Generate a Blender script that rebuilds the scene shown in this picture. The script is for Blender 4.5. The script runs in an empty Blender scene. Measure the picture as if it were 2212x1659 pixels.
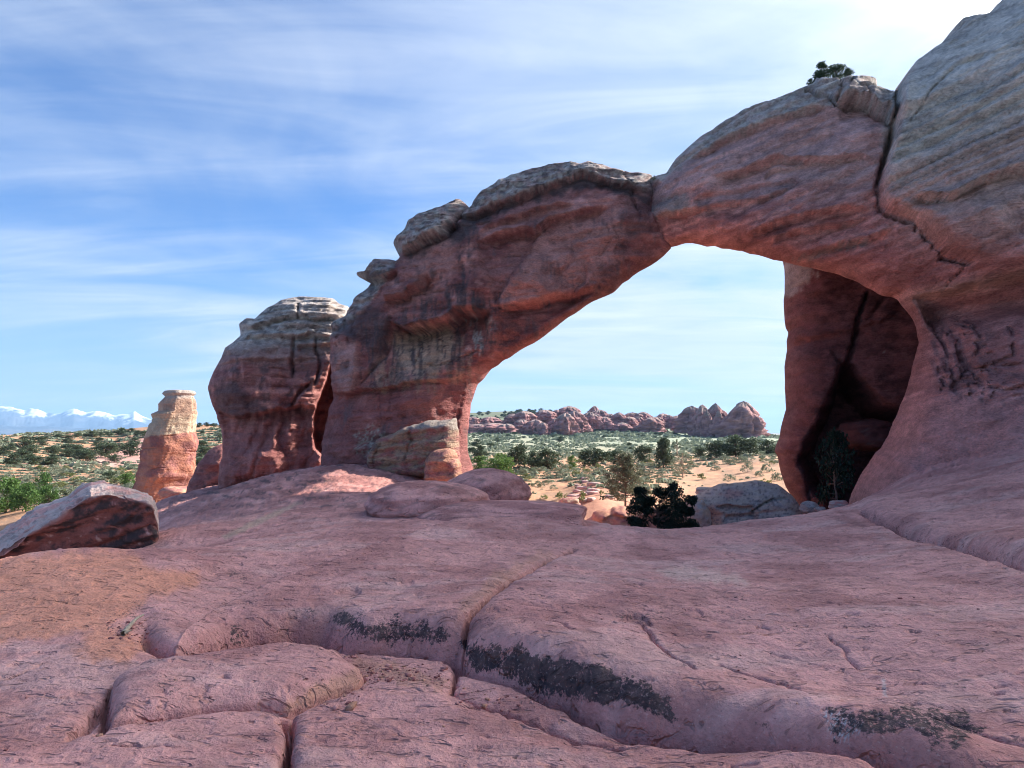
import bpy, math, random
import numpy as np
from mathutils import Vector

# ------------------------------------------------------------------ camera, sky, sun, exposure
SC = bpy.context.scene
F, CX, CY, CAMZ = 1441.0, 1106.0, 829.5, 1.7          # layout units: a 2212 x 1659 frame
PITCH = math.radians(4.2)
SP, CP = math.sin(PITCH), math.cos(PITCH)
SUN_AZ, SUN_EL = math.radians(60), math.radians(32)   # azimuth to the right of the view direction

cam_d = bpy.data.cameras.new('camera'); cam = bpy.data.objects.new('camera', cam_d)
SC.collection.objects.link(cam); SC.camera = cam
cam.location = (0, 0, CAMZ); cam.rotation_euler = (math.radians(90) + PITCH, 0, 0)
cam_d.sensor_width = 36; cam_d.lens = 36 * F / 2212; cam_d.clip_start = 0.05; cam_d.clip_end = 80000
SC.view_settings.view_transform = 'Standard'; SC.view_settings.look = 'None'
SC.view_settings.gamma = 1; SC.view_settings.exposure = 1.42
SC.render.engine = 'CYCLES'
SC.cycles.use_denoising = True
SC.cycles.filter_width = 1.0
SC.cycles.max_bounces = 6; SC.cycles.diffuse_bounces = 3; SC.cycles.volume_bounces = 0
SC.cycles.transparent_max_bounces = 8
SC.cycles.caustics_reflective = False; SC.cycles.caustics_refractive = False

SUN_DIR = (math.sin(SUN_AZ) * math.cos(SUN_EL), math.cos(SUN_AZ) * math.cos(SUN_EL), math.sin(SUN_EL))
sun_l = bpy.data.lights.new('sun', 'SUN'); sun_l.energy = 3.5; sun_l.angle = math.radians(0.6); sun_l.color = (1, .93, .84)
sun = bpy.data.objects.new('sun', sun_l); SC.collection.objects.link(sun)
sun.rotation_euler = Vector(SUN_DIR).to_track_quat('Z', 'Y').to_euler(); sun.location = (60, 60, 80)


class NT:
    """small helper round a node tree"""
    def __init__(s, nt): s.nt = nt; s.n = nt.nodes; s.l = nt.links
    def new(s, typ, **kw):
        n = s.n.new(typ)
        for k, v in kw.items(): setattr(n, k, v)
        return n
    def set(s, sock, v):
        if isinstance(v, bpy.types.NodeSocket): s.l.new(v, sock)
        else: sock.default_value = v
    def math(s, op, a, b=0.0, c=0.0, clamp=False):
        n = s.new('ShaderNodeMath', operation=op, use_clamp=clamp)
        for i, v in enumerate((a, b, c)): s.set(n.inputs[i], v)
        return n.outputs[0]
    def vmath(s, op, a, b=(0, 0, 0)):
        n = s.new('ShaderNodeVectorMath', operation=op); s.set(n.inputs[0], a); s.set(n.inputs[1], b)
        return n.outputs['Value'] if op in ('DOT_PRODUCT', 'LENGTH') else n.outputs[0]
    def mix(s, fac, a, b, mode='MIX'):
        n = s.new('ShaderNodeMix', data_type='RGBA', blend_type=mode); n.clamp_factor = True
        s.set(n.inputs[0], fac)
        for i, v in ((6, a), (7, b)):
            s.set(n.inputs[i], v if isinstance(v, bpy.types.NodeSocket) else (*v, 1))
        return n.outputs[2]
    def noise(s, vec, scale, detail=4, rough=.55, dist=0.0, lac=2.0):
        n = s.new('ShaderNodeTexNoise'); s.set(n.inputs['Vector'], vec)
        n.inputs['Scale'].default_value = scale; n.inputs['Detail'].default_value = detail
        n.inputs['Roughness'].default_value = rough; n.inputs['Distortion'].default_value = dist
        n.inputs['Lacunarity'].default_value = lac
        return n.outputs[0]
    def mapping(s, vec, loc=(0, 0, 0), rot=(0, 0, 0), scale=(1, 1, 1)):
        n = s.new('ShaderNodeMapping'); s.set(n.inputs[0], vec)
        n.inputs[1].default_value = loc; n.inputs[2].default_value = rot; n.inputs[3].default_value = scale
        return n.outputs[0]
    def rng(s, v, a, b, c=0.0, d=1.0, smooth=False):
        n = s.new('ShaderNodeMapRange', interpolation_type='SMOOTHSTEP' if smooth else 'LINEAR')
        s.set(n.inputs[0], v)
        for i, x in enumerate((a, b, c, d)): n.inputs[i + 1].default_value = x
        return n.outputs[0]
    def ramp(s, v, stops):
        n = s.new('ShaderNodeValToRGB'); s.set(n.inputs[0], v); e = n.color_ramp.elements
        while len(e) < len(stops): e.new(.5)
        for x, (p, c) in zip(e, stops): x.position = p; x.color = (*c, 1)
        return n.outputs[0]


def build_world():
    w = bpy.data.worlds.new('World'); SC.world = w; w.use_nodes = True
    t = NT(w.node_tree); t.n.clear()
    out = t.new('ShaderNodeOutputWorld'); bg = t.new('ShaderNodeBackground')
    sky = t.new('ShaderNodeTexSky', sky_type='NISHITA', sun_disc=False)
    sky.sun_elevation = SUN_EL; sky.sun_rotation = SUN_AZ
    sky.altitude = 1500; sky.air_density = 1.25; sky.dust_density = 0.6; sky.ozone_density = 2.2
    d = t.new('ShaderNodeTexCoord').outputs['Generated']
    sep = t.new('ShaderNodeSeparateXYZ'); t.l.new(d, sep.inputs[0])
    x, y, z = sep.outputs
    zz = t.math('ADD', t.math('MAXIMUM', z, 0.0), 0.16)
    comb = t.new('ShaderNodeCombineXYZ'); t.l.new(t.math('DIVIDE', x, zz), comb.inputs[0]); t.l.new(t.math('DIVIDE', y, zz), comb.inputs[1])
    p = comb.outputs[0]
    # three cirrus layers on a plane above the place
    n1 = t.noise(t.mapping(p, rot=(0, 0, math.radians(-30)), scale=(.55, 1.0, 1)), 1.0, 7, .52, 1.0)
    n2 = t.noise(t.mapping(p, loc=(3.1, 1.7, 0), rot=(0, 0, math.radians(52)), scale=(.5, 1.9, 1)), 1.6, 7, .55, 1.2)
    n3 = t.noise(t.mapping(p, loc=(7.3, 4.7, 0), rot=(0, 0, math.radians(-8)), scale=(.7, 1.0, 1)), .42, 3, .5, .3)
    s = t.math('ADD', t.math('MULTIPLY', n1, .58), t.math('MULTIPLY', n2, .22))
    s = t.math('ADD', s, t.math('MULTIPLY', n3, .36))
    hor = t.math('MAXIMUM', t.math('SQRT', t.math('ADD', t.math('MULTIPLY', x, x), t.math('MULTIPLY', y, y))), .01)
    az = t.math('DIVIDE', t.math('ADD', t.math('MULTIPLY', x, math.sin(SUN_AZ)), t.math('MULTIPLY', y, math.cos(SUN_AZ))), hor)
    s = t.math('ADD', s, t.rng(az, -.6, .8, -.12, .10))           # thicker cloud towards the sun
    s = t.math('ADD', s, t.rng(z, .0, .34, .075, 0.0, True))          # the layer is seen edge-on low down
    cov = t.rng(s, .45, .76, 0.0, .97, True)
    sd = t.math('MAXIMUM', t.vmath('DOT_PRODUCT', t.vmath('NORMALIZE', d), SUN_DIR), 0.0)
    glow = t.math('ADD', t.math('MULTIPLY', t.math('POWER', sd, 6.0), .22), t.math('MULTIPLY', t.math('POWER', sd, 52.0), 15.0))
    skyc = t.vmath('MULTIPLY', sky.outputs[0], (.033, .049, .072))
    skyc = t.mix(t.rng(z, .0, .26, .62, 0.0, True), skyc, (.20, .262, .345))     # pale air low over the land
    cl = t.mix(t.rng(n2, .3, .75), (.235, .29, .37), (.34, .375, .425))
    glowv = t.new('ShaderNodeCombineXYZ')
    for i, k in enumerate((1, .98, .94)): t.l.new(t.math('MULTIPLY', glow, k), glowv.inputs[i])
    cl = t.vmath('ADD', cl, glowv.outputs[0])
    col = t.mix(cov, skyc, cl)
    t.l.new(col, bg.inputs[0]); bg.inputs[1].default_value = 1.0
    t.l.new(bg.outputs[0], out.inputs[0])
build_world()

# ------------------------------------------------------------------ helpers: projection, noise, shapes
def ray(px, py):
    """layout position -> (X/Y, (Z-cam)/Y)"""
    px = np.asarray(px, float); py = np.asarray(py, float)
    u = (CY - py) / F; yy = CP - u * SP
    return (px - CX) / F / yy, (SP + u * CP) / yy
def at(px, py, Y):
    a, b = ray(px, py)
    return np.stack([a * Y, np.zeros_like(a) + Y, CAMZ + b * Y], -1)
def proj(P):
    P = np.asarray(P, float)
    X, Y, Z = P[..., 0], P[..., 1], P[..., 2] - CAMZ
    fw = Y * CP + Z * SP; up = -Y * SP + Z * CP
    return CX + F * X / fw, CY - F * up / fw

_rs = np.random.RandomState(7)
_G = _rs.normal(size=(512, 3)); _G /= np.linalg.norm(_G, axis=1)[:, None]
_PERM = _rs.permutation(512)
def perlin(x, y, z=0.0):
    x, y, z = np.broadcast_arrays(np.asarray(x, float), np.asarray(y, float), np.asarray(z, float))
    xi, yi, zi = np.floor(x).astype(np.int64), np.floor(y).astype(np.int64), np.floor(z).astype(np.int64)
    xf, yf, zf = x - xi, y - yi, z - zi
    u, v, w = [q * q * q * (q * (q * 6 - 15) + 10) for q in (xf, yf, zf)]
    def g(dx, dy, dz):
        h = _PERM[(_PERM[(_PERM[(xi + dx) & 511] + yi + dy) & 511] + zi + dz) & 511]
        q = _G[h]
        return q[..., 0] * (xf - dx) + q[..., 1] * (yf - dy) + q[..., 2] * (zf - dz)
    a = g(0, 0, 0) * (1 - u) + g(1, 0, 0) * u; b = g(0, 1, 0) * (1 - u) + g(1, 1, 0) * u
    c = g(0, 0, 1) * (1 - u) + g(1, 0, 1) * u; e = g(0, 1, 1) * (1 - u) + g(1, 1, 1) * u
    return ((a * (1 - v) + b * v) * (1 - w) + (c * (1 - v) + e * v) * w) * 1.6
def fbm(x, y, z=0.0, o=4, gain=.5):
    s = 0; a = 1.0; k = 1.0
    for i in range(o):
        s = s + a * perlin(x * k + 17.3 * i, y * k + 5.1 * i, np.asarray(z) * k + 9.7 * i); a *= gain; k *= 2.03
    return s
def sstep(a, b, x):
    q = np.clip((x - a) / (b - a), 0, 1); return q * q * (3 - 2 * q)
def lerp3(a, b, m):
    return a * (1 - m[..., None]) + np.asarray(b) * m[..., None]

def seg_dist(px, py, pts, closed=False):
    """nearest distance to a polyline, signed side (left of direction > 0), position 0..1, nearest point"""
    pts = np.asarray(pts, float)
    A = pts; B = np.roll(pts, -1, 0)
    if not closed: A, B = A[:-1], B[:-1]
    L = np.linalg.norm(B - A, axis=1); tot = L.sum() + 1e-9; acc = np.concatenate([[0], np.cumsum(L)])
    best = np.full(px.shape, 1e18); side = np.zeros(px.shape); tt = np.zeros(px.shape)
    nx = np.zeros(px.shape); ny = np.zeros(px.shape)
    for i in range(len(A)):
        d = B[i] - A[i]; l2 = d @ d + 1e-12
        rx, ry = px - A[i, 0], py - A[i, 1]
        q = np.clip((rx * d[0] + ry * d[1]) / l2, 0, 1)
        ex, ey = rx - q * d[0], ry - q * d[1]
        dd = ex * ex + ey * ey; m = dd < best
        best = np.where(m, dd, best); side = np.where(m, np.sign(d[0] * ry - d[1] * rx), side)
        tt = np.where(m, (acc[i] + q * L[i]) / tot, tt)
        nx = np.where(m, A[i, 0] + q * d[0], nx); ny = np.where(m, A[i, 1] + q * d[1], ny)
    return np.sqrt(best), side, tt, nx, ny
def inside(px, py, pts):
    pts = np.asarray(pts, float); r = np.zeros(px.shape, bool)
    for (x1, y1), (x2, y2) in zip(pts, np.roll(pts, -1, 0)):
        if y1 == y2: continue
        c = ((y1 > py) != (y2 > py)) & (px < (x2 - x1) * (py - y1) / (y2 - y1) + x1); r ^= c
    return r
def sdist(px, py, pts):
    d = seg_dist(px, py, pts, True)[0]
    return np.where(inside(px, py, pts), d, -d)
def near(px, py, pts, m):
    a = np.asarray(pts, float)
    return (px > a[:, 0].min() - m) & (px < a[:, 0].max() + m) & (py > a[:, 1].min() - m) & (py < a[:, 1].max() + m)
def patch(px, py, pts, soft, rough=0.0, scale=40.0, seed=0.0, o=4):
    """0..1 mask of a ragged area"""
    out = np.zeros(px.shape); k = near(px, py, pts, soft * 2 + rough * 2)
    if k.any():
        x, y = px[k], py[k]; d = sdist(x, y, pts)
        if rough: d = d + rough * fbm(x / scale, y / scale, seed, o, .6)
        out[k] = sstep(-soft, soft, d)
    return out
def groove(px, py, pts, w, wob=1.5):
    out = np.zeros(px.shape); k = near(px, py, pts, w * 5)
    if k.any():
        x, y = px[k], py[k]
        xx = x + wob * fbm(x / 11, y / 11, 3.3, 3); yy = y + wob * fbm(x / 11, y / 11, 8.3, 3)
        d, s, t, _, _ = seg_dist(xx, yy, pts)
        out[k] = np.exp(-(d / (w * (.45 + .55 * np.sin(np.pi * np.clip(t, .05, .95))))) ** 2)
    return out
def ledge(px, py, pts, up, upfall, dn, dnfall, wob=2.5):
    """proud on the upper side of a line running left to right, undercut below it"""
    out = np.zeros(px.shape); k = near(px, py, pts, 3.5 * max(upfall, dnfall))
    if k.any():
        x, y = px[k], py[k]
        xx = x + wob * 1.3 * fbm(x / 26, y / 26, 1.3, 2); yy = y + wob * 1.3 * fbm(x / 26, y / 26, 6.3, 2)
        d, s, t, _, _ = seg_dist(xx, yy, pts)
        e = sstep(0, .16, t) * sstep(1, .84, t); b = sstep(-2.2, 4.2, s * d)
        out[k] = e * ((1 - b) * up * np.exp(-d / upfall) - b * dn * np.exp(-d / dnfall))
    return out
def densify(pts, step, jit, seed, closed=True):
    rs = np.random.RandomState(seed); pts = [np.asarray(p, float) for p in pts]; out = []
    n = len(pts) if closed else len(pts) - 1
    for i in range(n):
        a, b = pts[i], pts[(i + 1) % len(pts)]; d = b - a; L = np.linalg.norm(d); m = max(1, int(L / step))
        nn = np.array([-d[1], d[0]]) / (L + 1e-9)
        for j in range(m):
            q = j / m; o = rs.normal() * jit * (0 if j == 0 else 1)
            out.append(a + d * q + nn * o)
    if not closed: out.append(pts[-1])
    return np.array(out)

COL = SC.collection
def mesh_obj(name, V, Fc, mat, col=None, smooth=True, parent=None, alpha=None):
    V = np.asarray(V, np.float32)
    me = bpy.data.meshes.new(name)
    if isinstance(Fc, np.ndarray):
        n, k = Fc.shape
        me.vertices.add(len(V)); me.vertices.foreach_set('co', V.ravel())
        me.loops.add(n * k); me.loops.foreach_set('vertex_index', Fc.astype(np.int32).ravel())
        me.polygons.add(n); me.polygons.foreach_set('loop_start', np.arange(0, n * k, k, dtype=np.int32))
        me.update(calc_edges=True); me.validate()
    else:
        me.from_pydata(V.tolist(), [], Fc); me.update()
    if smooth: me.polygons.foreach_set('use_smooth', np.ones(len(me.polygons), bool))
    if col is not None:
        at_ = me.color_attributes.new('Col', 'FLOAT_COLOR', 'POINT')
        c = np.ones((len(V), 4), np.float32); c[:, :3] = np.clip(col, 0, 1)
        c[:, 3] = 0.0 if alpha is None else alpha
        if len(at_.data) == len(V): at_.data.foreach_set('color', c.ravel())
    me.materials.append(mat)
    o = bpy.data.objects.new(name, me); COL.objects.link(o)
    if parent is not None: o.parent = parent
    return o
def recentre(o, p):
    """move an object's origin without moving its shape"""
    p = np.asarray(p, float); o.data.transform(__import__('mathutils').Matrix.Translation(-Vector(p))); o.location = p
def tag(o, label=None, cat=None, group=None, kind=None):
    for k, v in (('label', label), ('category', cat), ('group', group), ('kind', kind)):
        if v: o[k] = v
    return o
def empty(name, loc=(0, 0, 0)):
    o = bpy.data.objects.new(name, None); COL.objects.link(o); o.location = loc; o.empty_display_size = .2
    return o

# ------------------------------------------------------------------ materials
def rock_mat(name, s1, s2, bump, strat=0.0, grain=.16, pits=0.0, stretch=(1, 1, 1), speck=0.0, blotch=.3, lichen=False):
    m = bpy.data.materials.new(name); m.use_nodes = True; t = NT(m.node_tree)
    b = t.n['Principled BSDF']; b.inputs['Roughness'].default_value = .88; b.inputs['Specular IOR Level'].default_value = .18
    a = t.new('ShaderNodeAttribute', attribute_name='Col').outputs['Color']
    o = t.new('ShaderNodeNewGeometry').outputs['Position']
    v = t.mapping(o, scale=stretch)
    n1 = t.noise(v, s1, 5, .6); n2 = t.noise(v, s2, 4, .65); n3 = t.noise(v, s1 * .22, 3, .55, .6)
    k = t.math('ADD', t.rng(n1, .25, .75, 1 - grain, 1 + grain), t.rng(n2, .25, .75, -grain, grain))
    k = t.math('ADD', k, t.rng(n3, .3, .7, -blotch * .5, blotch * .5))
    mul = t.new('ShaderNodeCombineXYZ')
    for i in range(3): t.l.new(k, mul.inputs[i])
    c = t.vmath('MULTIPLY', a, mul.outputs[0])
    if lichen:
        al = t.new('ShaderNodeAttribute', attribute_name='Col').outputs['Alpha']
        ln = t.math('ADD', t.math('MULTIPLY', t.noise(o, 38, 5, .72), 1.25), t.math('MULTIPLY', t.noise(o, 5, 3, .6), .55))
        lf = t.rng(t.math('ADD', ln, t.math('MULTIPLY', al, .46)), 1.16, 1.30, 0, .93)
        c = t.mix(t.math('MULTIPLY', lf, t.rng(al, .02, .3)), c, t.mix(t.rng(t.noise(o, 11, 3, .6), .4, .65), (.038, .034, .038), (.13, .085, .075)))
    if speck:
        pk = t.noise(o, s2 * 1.7, 2, .5)
        c = t.mix(t.rng(pk, .62, .74, 0, speck * .8), c, (.74, .50, .43))
        pd = t.noise(t.mapping(o, loc=(5, 2, 9)), s2 * 1.1, 2, .5)
        c = t.mix(t.rng(pd, .64, .76, 0, speck * .9), c, (.13, .075, .07))
    t.l.new(c, b.inputs['Base Color'])
    h = t.math('ADD', t.math('MULTIPLY', n1, 1.0), t.math('MULTIPLY', n2, .45))
    if strat:
        st = t.noise(t.mapping(o, scale=(.12, .12, 1)), s1 * .9, 4, .6, .4)
        h = t.math('ADD', h, t.math('MULTIPLY', st, strat))
    if pits:
        vo = t.noise(t.mapping(o, rot=(0, 0, .5), scale=(.55, 1.5, 1)), s1 * 1.4, 3, .5, .5)
        h = t.math('SUBTRACT', h, t.math('MULTIPLY', t.rng(vo, .58, .68), pits))
    bp = t.new('ShaderNodeBump'); bp.inputs['Strength'].default_value = .9; bp.inputs['Distance'].default_value = bump
    t.l.new(h, bp.inputs['Height']); t.l.new(bp.outputs[0], b.inputs['Normal'])
    return m
M = {}
M['arch'] = rock_mat('sandstone_wall', 3.0, 12, .15, strat=1.3, stretch=(1, 1, 1.9), grain=.24, blotch=.4)
M['ground'] = rock_mat('slickrock', 6.5, 30, .06, pits=.7, grain=.16, speck=.5, blotch=.22, lichen=True)
M['boulder'] = rock_mat('boulder_rock', 5, 22, .045, strat=.6, stretch=(1, 1, 1.6), grain=.17)
M['far'] = rock_mat('far_sandstone', .35, 1.3, 1.1, strat=1.3, stretch=(1, 1, 2.2), grain=.13)
M['tower'] = rock_mat('tower_rock', 1.6, 7, .16, strat=.35, stretch=(1, 1, 1.5), grain=.2, blotch=.35)
M['soil'] = rock_mat('sand_and_soil', 1.3, 9, .06, grain=.10, blotch=.25)

def leaf_mat(name, cols, trans=.25):
    m = bpy.data.materials.new(name); m.use_nodes = True; t = NT(m.node_tree)
    b = t.n['Principled BSDF']; b.inputs['Roughness'].default_value = .75; b.inputs['Specular IOR Level'].default_value = .2
    o = t.new('ShaderNodeNewGeometry').outputs['Position']; r = t.new('ShaderNodeObjectInfo').outputs['Random']
    n = t.noise(o, 2.3, 3, .6); n2 = t.new('ShaderNodeNewGeometry').outputs['Random Per Island']
    f = t.math('ADD', t.math('MULTIPLY', n, .5), t.math('ADD', t.math('MULTIPLY', n2, .35), t.math('MULTIPLY', r, .3)))
    c = t.ramp(f, [(.2, cols[0]), (.55, cols[1]), (.95, cols[2])])
    t.l.new(c, b.inputs['Base Color'])
    tr = t.new('ShaderNodeBsdfTranslucent'); t.l.new(c, tr.inputs[0])
    mx = t.new('ShaderNodeMixShader'); mx.inputs[0].default_value = trans
    t.l.new(b.outputs[0], mx.inputs[1]); t.l.new(tr.outputs[0], mx.inputs[2])
    t.l.new(mx.outputs[0], t.n['Material Output'].inputs[0])
    return m
M['juniper'] = leaf_mat('juniper_leaf', [(.035, .055, .032), (.07, .10, .055), (.12, .15, .085)], .2)
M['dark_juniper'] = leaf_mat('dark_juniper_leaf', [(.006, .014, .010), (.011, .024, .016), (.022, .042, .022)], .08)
M['pale_pine'] = leaf_mat('pale_pine_leaf', [(.10, .12, .075), (.17, .185, .12), (.25, .26, .17)], .3)
M['green_tree'] = leaf_mat('green_tree_leaf', [(.05, .10, .03), (.09, .17, .045), (.15, .24, .06)], .3)
M['sage'] = leaf_mat('sage_leaf', [(.12, .145, .10), (.21, .245, .165), (.33, .36, .25)], .25)
M['rabbitbrush'] = leaf_mat('rabbitbrush_leaf', [(.10, .13, .05), (.18, .21, .08), (.32, .32, .13)], .25)
def wood_mat(name, c1, c2):
    m = bpy.data.materials.new(name); m.use_nodes = True; t = NT(m.node_tree)
    b = t.n['Principled BSDF']; b.inputs['Roughness'].default_value = .9
    n = t.noise(t.mapping(t.new('ShaderNodeNewGeometry').outputs['Position'], scale=(9, 9, 2)), 6, 5, .6)
    t.l.new(t.mix(t.rng(n, .3, .7), c1, c2), b.inputs['Base Color'])
    bp = t.new('ShaderNodeBump'); bp.inputs['Distance'].default_value = .02; t.l.new(n, bp.inputs['Height']); t.l.new(bp.outputs[0], b.inputs['Normal'])
    return m
M['bark'] = wood_mat('bark', (.10, .07, .05), (.20, .15, .12))
M['dead_wood'] = wood_mat('dead_wood', (.34, .26, .18), (.58, .47, .34))

# rock colours (albedo)
RED = np.array([.42, .18, .155]); DEEP = np.array([.29, .108, .098]); PALE = np.array([.48, .42, .37]); TAN = np.array([.50, .34, .235])
DARK = np.array([.060, .048, .050]); PINK = np.array([.70, .335, .285]); ORANGE = np.array([.58, .29, .19]); GREY = np.array([.36, .31, .28])

# ------------------------------------------------------------------ rock masses standing on a wall line
class Plane:
    def __init__(s, y0, slope=-.4):
        L = math.hypot(1, slope); s.y0, s.k = y0, slope
        s.t = np.array([1 / L, slope / L, 0]); s.n = np.array([slope / L, -1 / L, 0]); s.o = np.array([0, y0, 0.])
    def from_px(s, p):
        p = np.asarray(p, float); a, b = ray(p[:, 0], p[:, 1]); Y = s.y0 / (1 - s.k * a)
        return np.stack([(a * Y) / s.t[0], CAMZ + b * Y], -1)
    def pt(s, q, z, off=0.0):
        return s.o + q[..., None] * s.t + np.stack([0 * z, 0 * z, z], -1) + np.asarray(off)[..., None] * s.n

def fit_outline(poly, plane, R, T, pw, back, maxin=22):
    """pull the outline in until the swollen rock's silhouette, not its mid-plane, follows the traced line"""
    tgt = np.asarray(poly, float); cur = tgt.copy()
    nxt = np.roll(tgt, -1, 0) - np.roll(tgt, 1, 0); nr = np.stack([nxt[:, 1], -nxt[:, 0]], -1); nr /= np.linalg.norm(nr, axis=1)[:, None]
    A = .5 * np.sum(tgt[:, 0] * np.roll(tgt[:, 1], -1) - np.roll(tgt[:, 0], -1) * tgt[:, 1]); nr *= np.sign(A)
    ok = (tgt[:, 0] > -20) & (tgt[:, 0] < 2212) & (tgt[:, 1] > -20) & (tgt[:, 1] < 1062)
    for it in range(5):
        P = plane.from_px(densify(cur, 20, 0, 1)); lo, hi = P.min(0), P.max(0)
        S, Z = np.meshgrid(np.arange(lo[0], hi[0], .22), np.arange(lo[1], hi[1], .22)); m = inside(S, Z, P); S, Z = S[m], Z[m]
        d = seg_dist(S, Z, P, True)[0]; px, py = proj(plane.pt(S, Z))
        Tv = T(px, py) if callable(T) else T; Rv = R(px, py) if callable(R) else R
        e = np.clip(d / Rv, 0, 1); f0 = Tv * (1 - (1 - e) ** pw) ** (1 / pw)
        pts = np.concatenate([np.stack(proj(plane.pt(S, Z, f0)), -1), np.stack(proj(plane.pt(S, Z, -f0 * back)), -1)])
        for i in np.nonzero(ok)[0]:
            r = pts - tgt[i]; k = (np.abs(r @ np.array([-nr[i, 1], nr[i, 0]])) < 7) & (np.abs(r @ nr[i]) < 55)
            if k.any(): cur[i] -= nr[i] * np.clip((r[k] @ nr[i]).max() - 2, -14, 22) * .75
        sh = ((cur - tgt) * nr).sum(1); cur = tgt + nr * np.clip(sh, -maxin, 8)[:, None]
    return cur

def relief(name, poly, plane, cell, R, T, feat, mat, jit=1.2, seed=1, back=.8, parent=None, step=14, pw=2.0, fit=True, fade=.45):
    """a rock of real thickness: an outline on a wall plane, swollen to both sides, its face carved by feat()"""
    if fit: poly = fit_outline(poly, plane, R, T, pw, back)
    P = plane.from_px(densify(poly, step, jit, seed))
    lo, hi = P.min(0), P.max(0)
    gs = np.arange(lo[0] - cell, hi[0] + 2 * cell, cell); gz = np.arange(lo[1] - cell, hi[1] + 2 * cell, cell)
    S, Z = np.meshgrid(gs, gz); ins = inside(S, Z, P)
    d, _, _, nx, ny = seg_dist(S, Z, P, True)
    q = ins[:-1, :-1] | ins[1:, :-1] | ins[:-1, 1:] | ins[1:, 1:]
    S = np.where(ins, S, nx); Z = np.where(ins, Z, ny); d = np.where(ins, d, 0)
    use = np.zeros(ins.shape, bool)
    use[:-1, :-1] |= q; use[1:, :-1] |= q; use[:-1, 1:] |= q; use[1:, 1:] |= q
    S, Z, d = S[use], Z[use], d[use]; rim = ~ins[use]
    px0, py0 = proj(plane.pt(S, Z))
    Tv = T(px0, py0) if callable(T) else np.full(S.shape, T); Rv = R(px0, py0) if callable(R) else np.full(S.shape, R)
    e = np.clip(d / Rv, 0, 1); prof = (1 - (1 - e) ** pw) ** (1 / pw)
    f0 = Tv * prof
    P0 = plane.pt(S, Z, f0); px, py = proj(P0)
    disp, col = feat(px, py, S, Z)
    f = f0 + disp * sstep(0, fade, d)
    front = plane.pt(S, Z, f)
    px1, py1 = proj(front); _, col = feat(px1, py1, S, Z)
    bk = plane.pt(S, Z, -f0 * back + .25 * fbm(S / 2.2, Z / 1.1, 5.0, 3) * prof)
    idx = -np.ones(use.shape, int); idx[use] = np.arange(use.sum())
    Q = np.stack([idx[:-1, :-1], idx[:-1, 1:], idx[1:, 1:], idx[1:, :-1]], -1)[q]
    n = len(S); bidx = np.arange(n) + n; bidx[rim] = np.arange(n)[rim]
    V = np.concatenate([front, bk]); Q2 = bidx[Q][:, ::-1]
    FQ = np.concatenate([Q, Q2])
    keep = np.unique(FQ); rm = -np.ones(len(V), int); rm[keep] = np.arange(len(keep))
    return mesh_obj(name, V[keep], rm[FQ], mat, np.concatenate([col, col])[keep], parent=parent)

def strata(S, b, amp, f, seed, sharp=1.0):
    """bedding: thin proud and weak layers following the bed coordinate b (metres)"""
    n = perlin(S * .10 + seed, b * f, seed * 3.7) + .6 * perlin(S * .22 + seed, b * f * 2.3, seed * 1.7) + .35 * perlin(S * .5, b * f * 5.1, seed)
    return amp * np.tanh(n * 2.2 * sharp)

def beds(S, b, f, seed, w=.035):
    """thin crevices along the bedding"""
    return np.exp(-(perlin(S * .13 + seed, b * f, seed) / w) ** 2) * sstep(-.25, .25, perlin(S * .5, b * .7, seed + 4))
def joints(S, Z, f, seed, w=.03):
    """steep irregular joints"""
    q = S + .5 * fbm(S * .6, Z * .6, seed, 3); return np.exp(-(perlin(q * f + seed, Z * f * .22, seed) / w) ** 2) * sstep(.0, .35, perlin(S * .35, Z * .35, seed + 9))
WALL = Plane(29.2)

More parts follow.
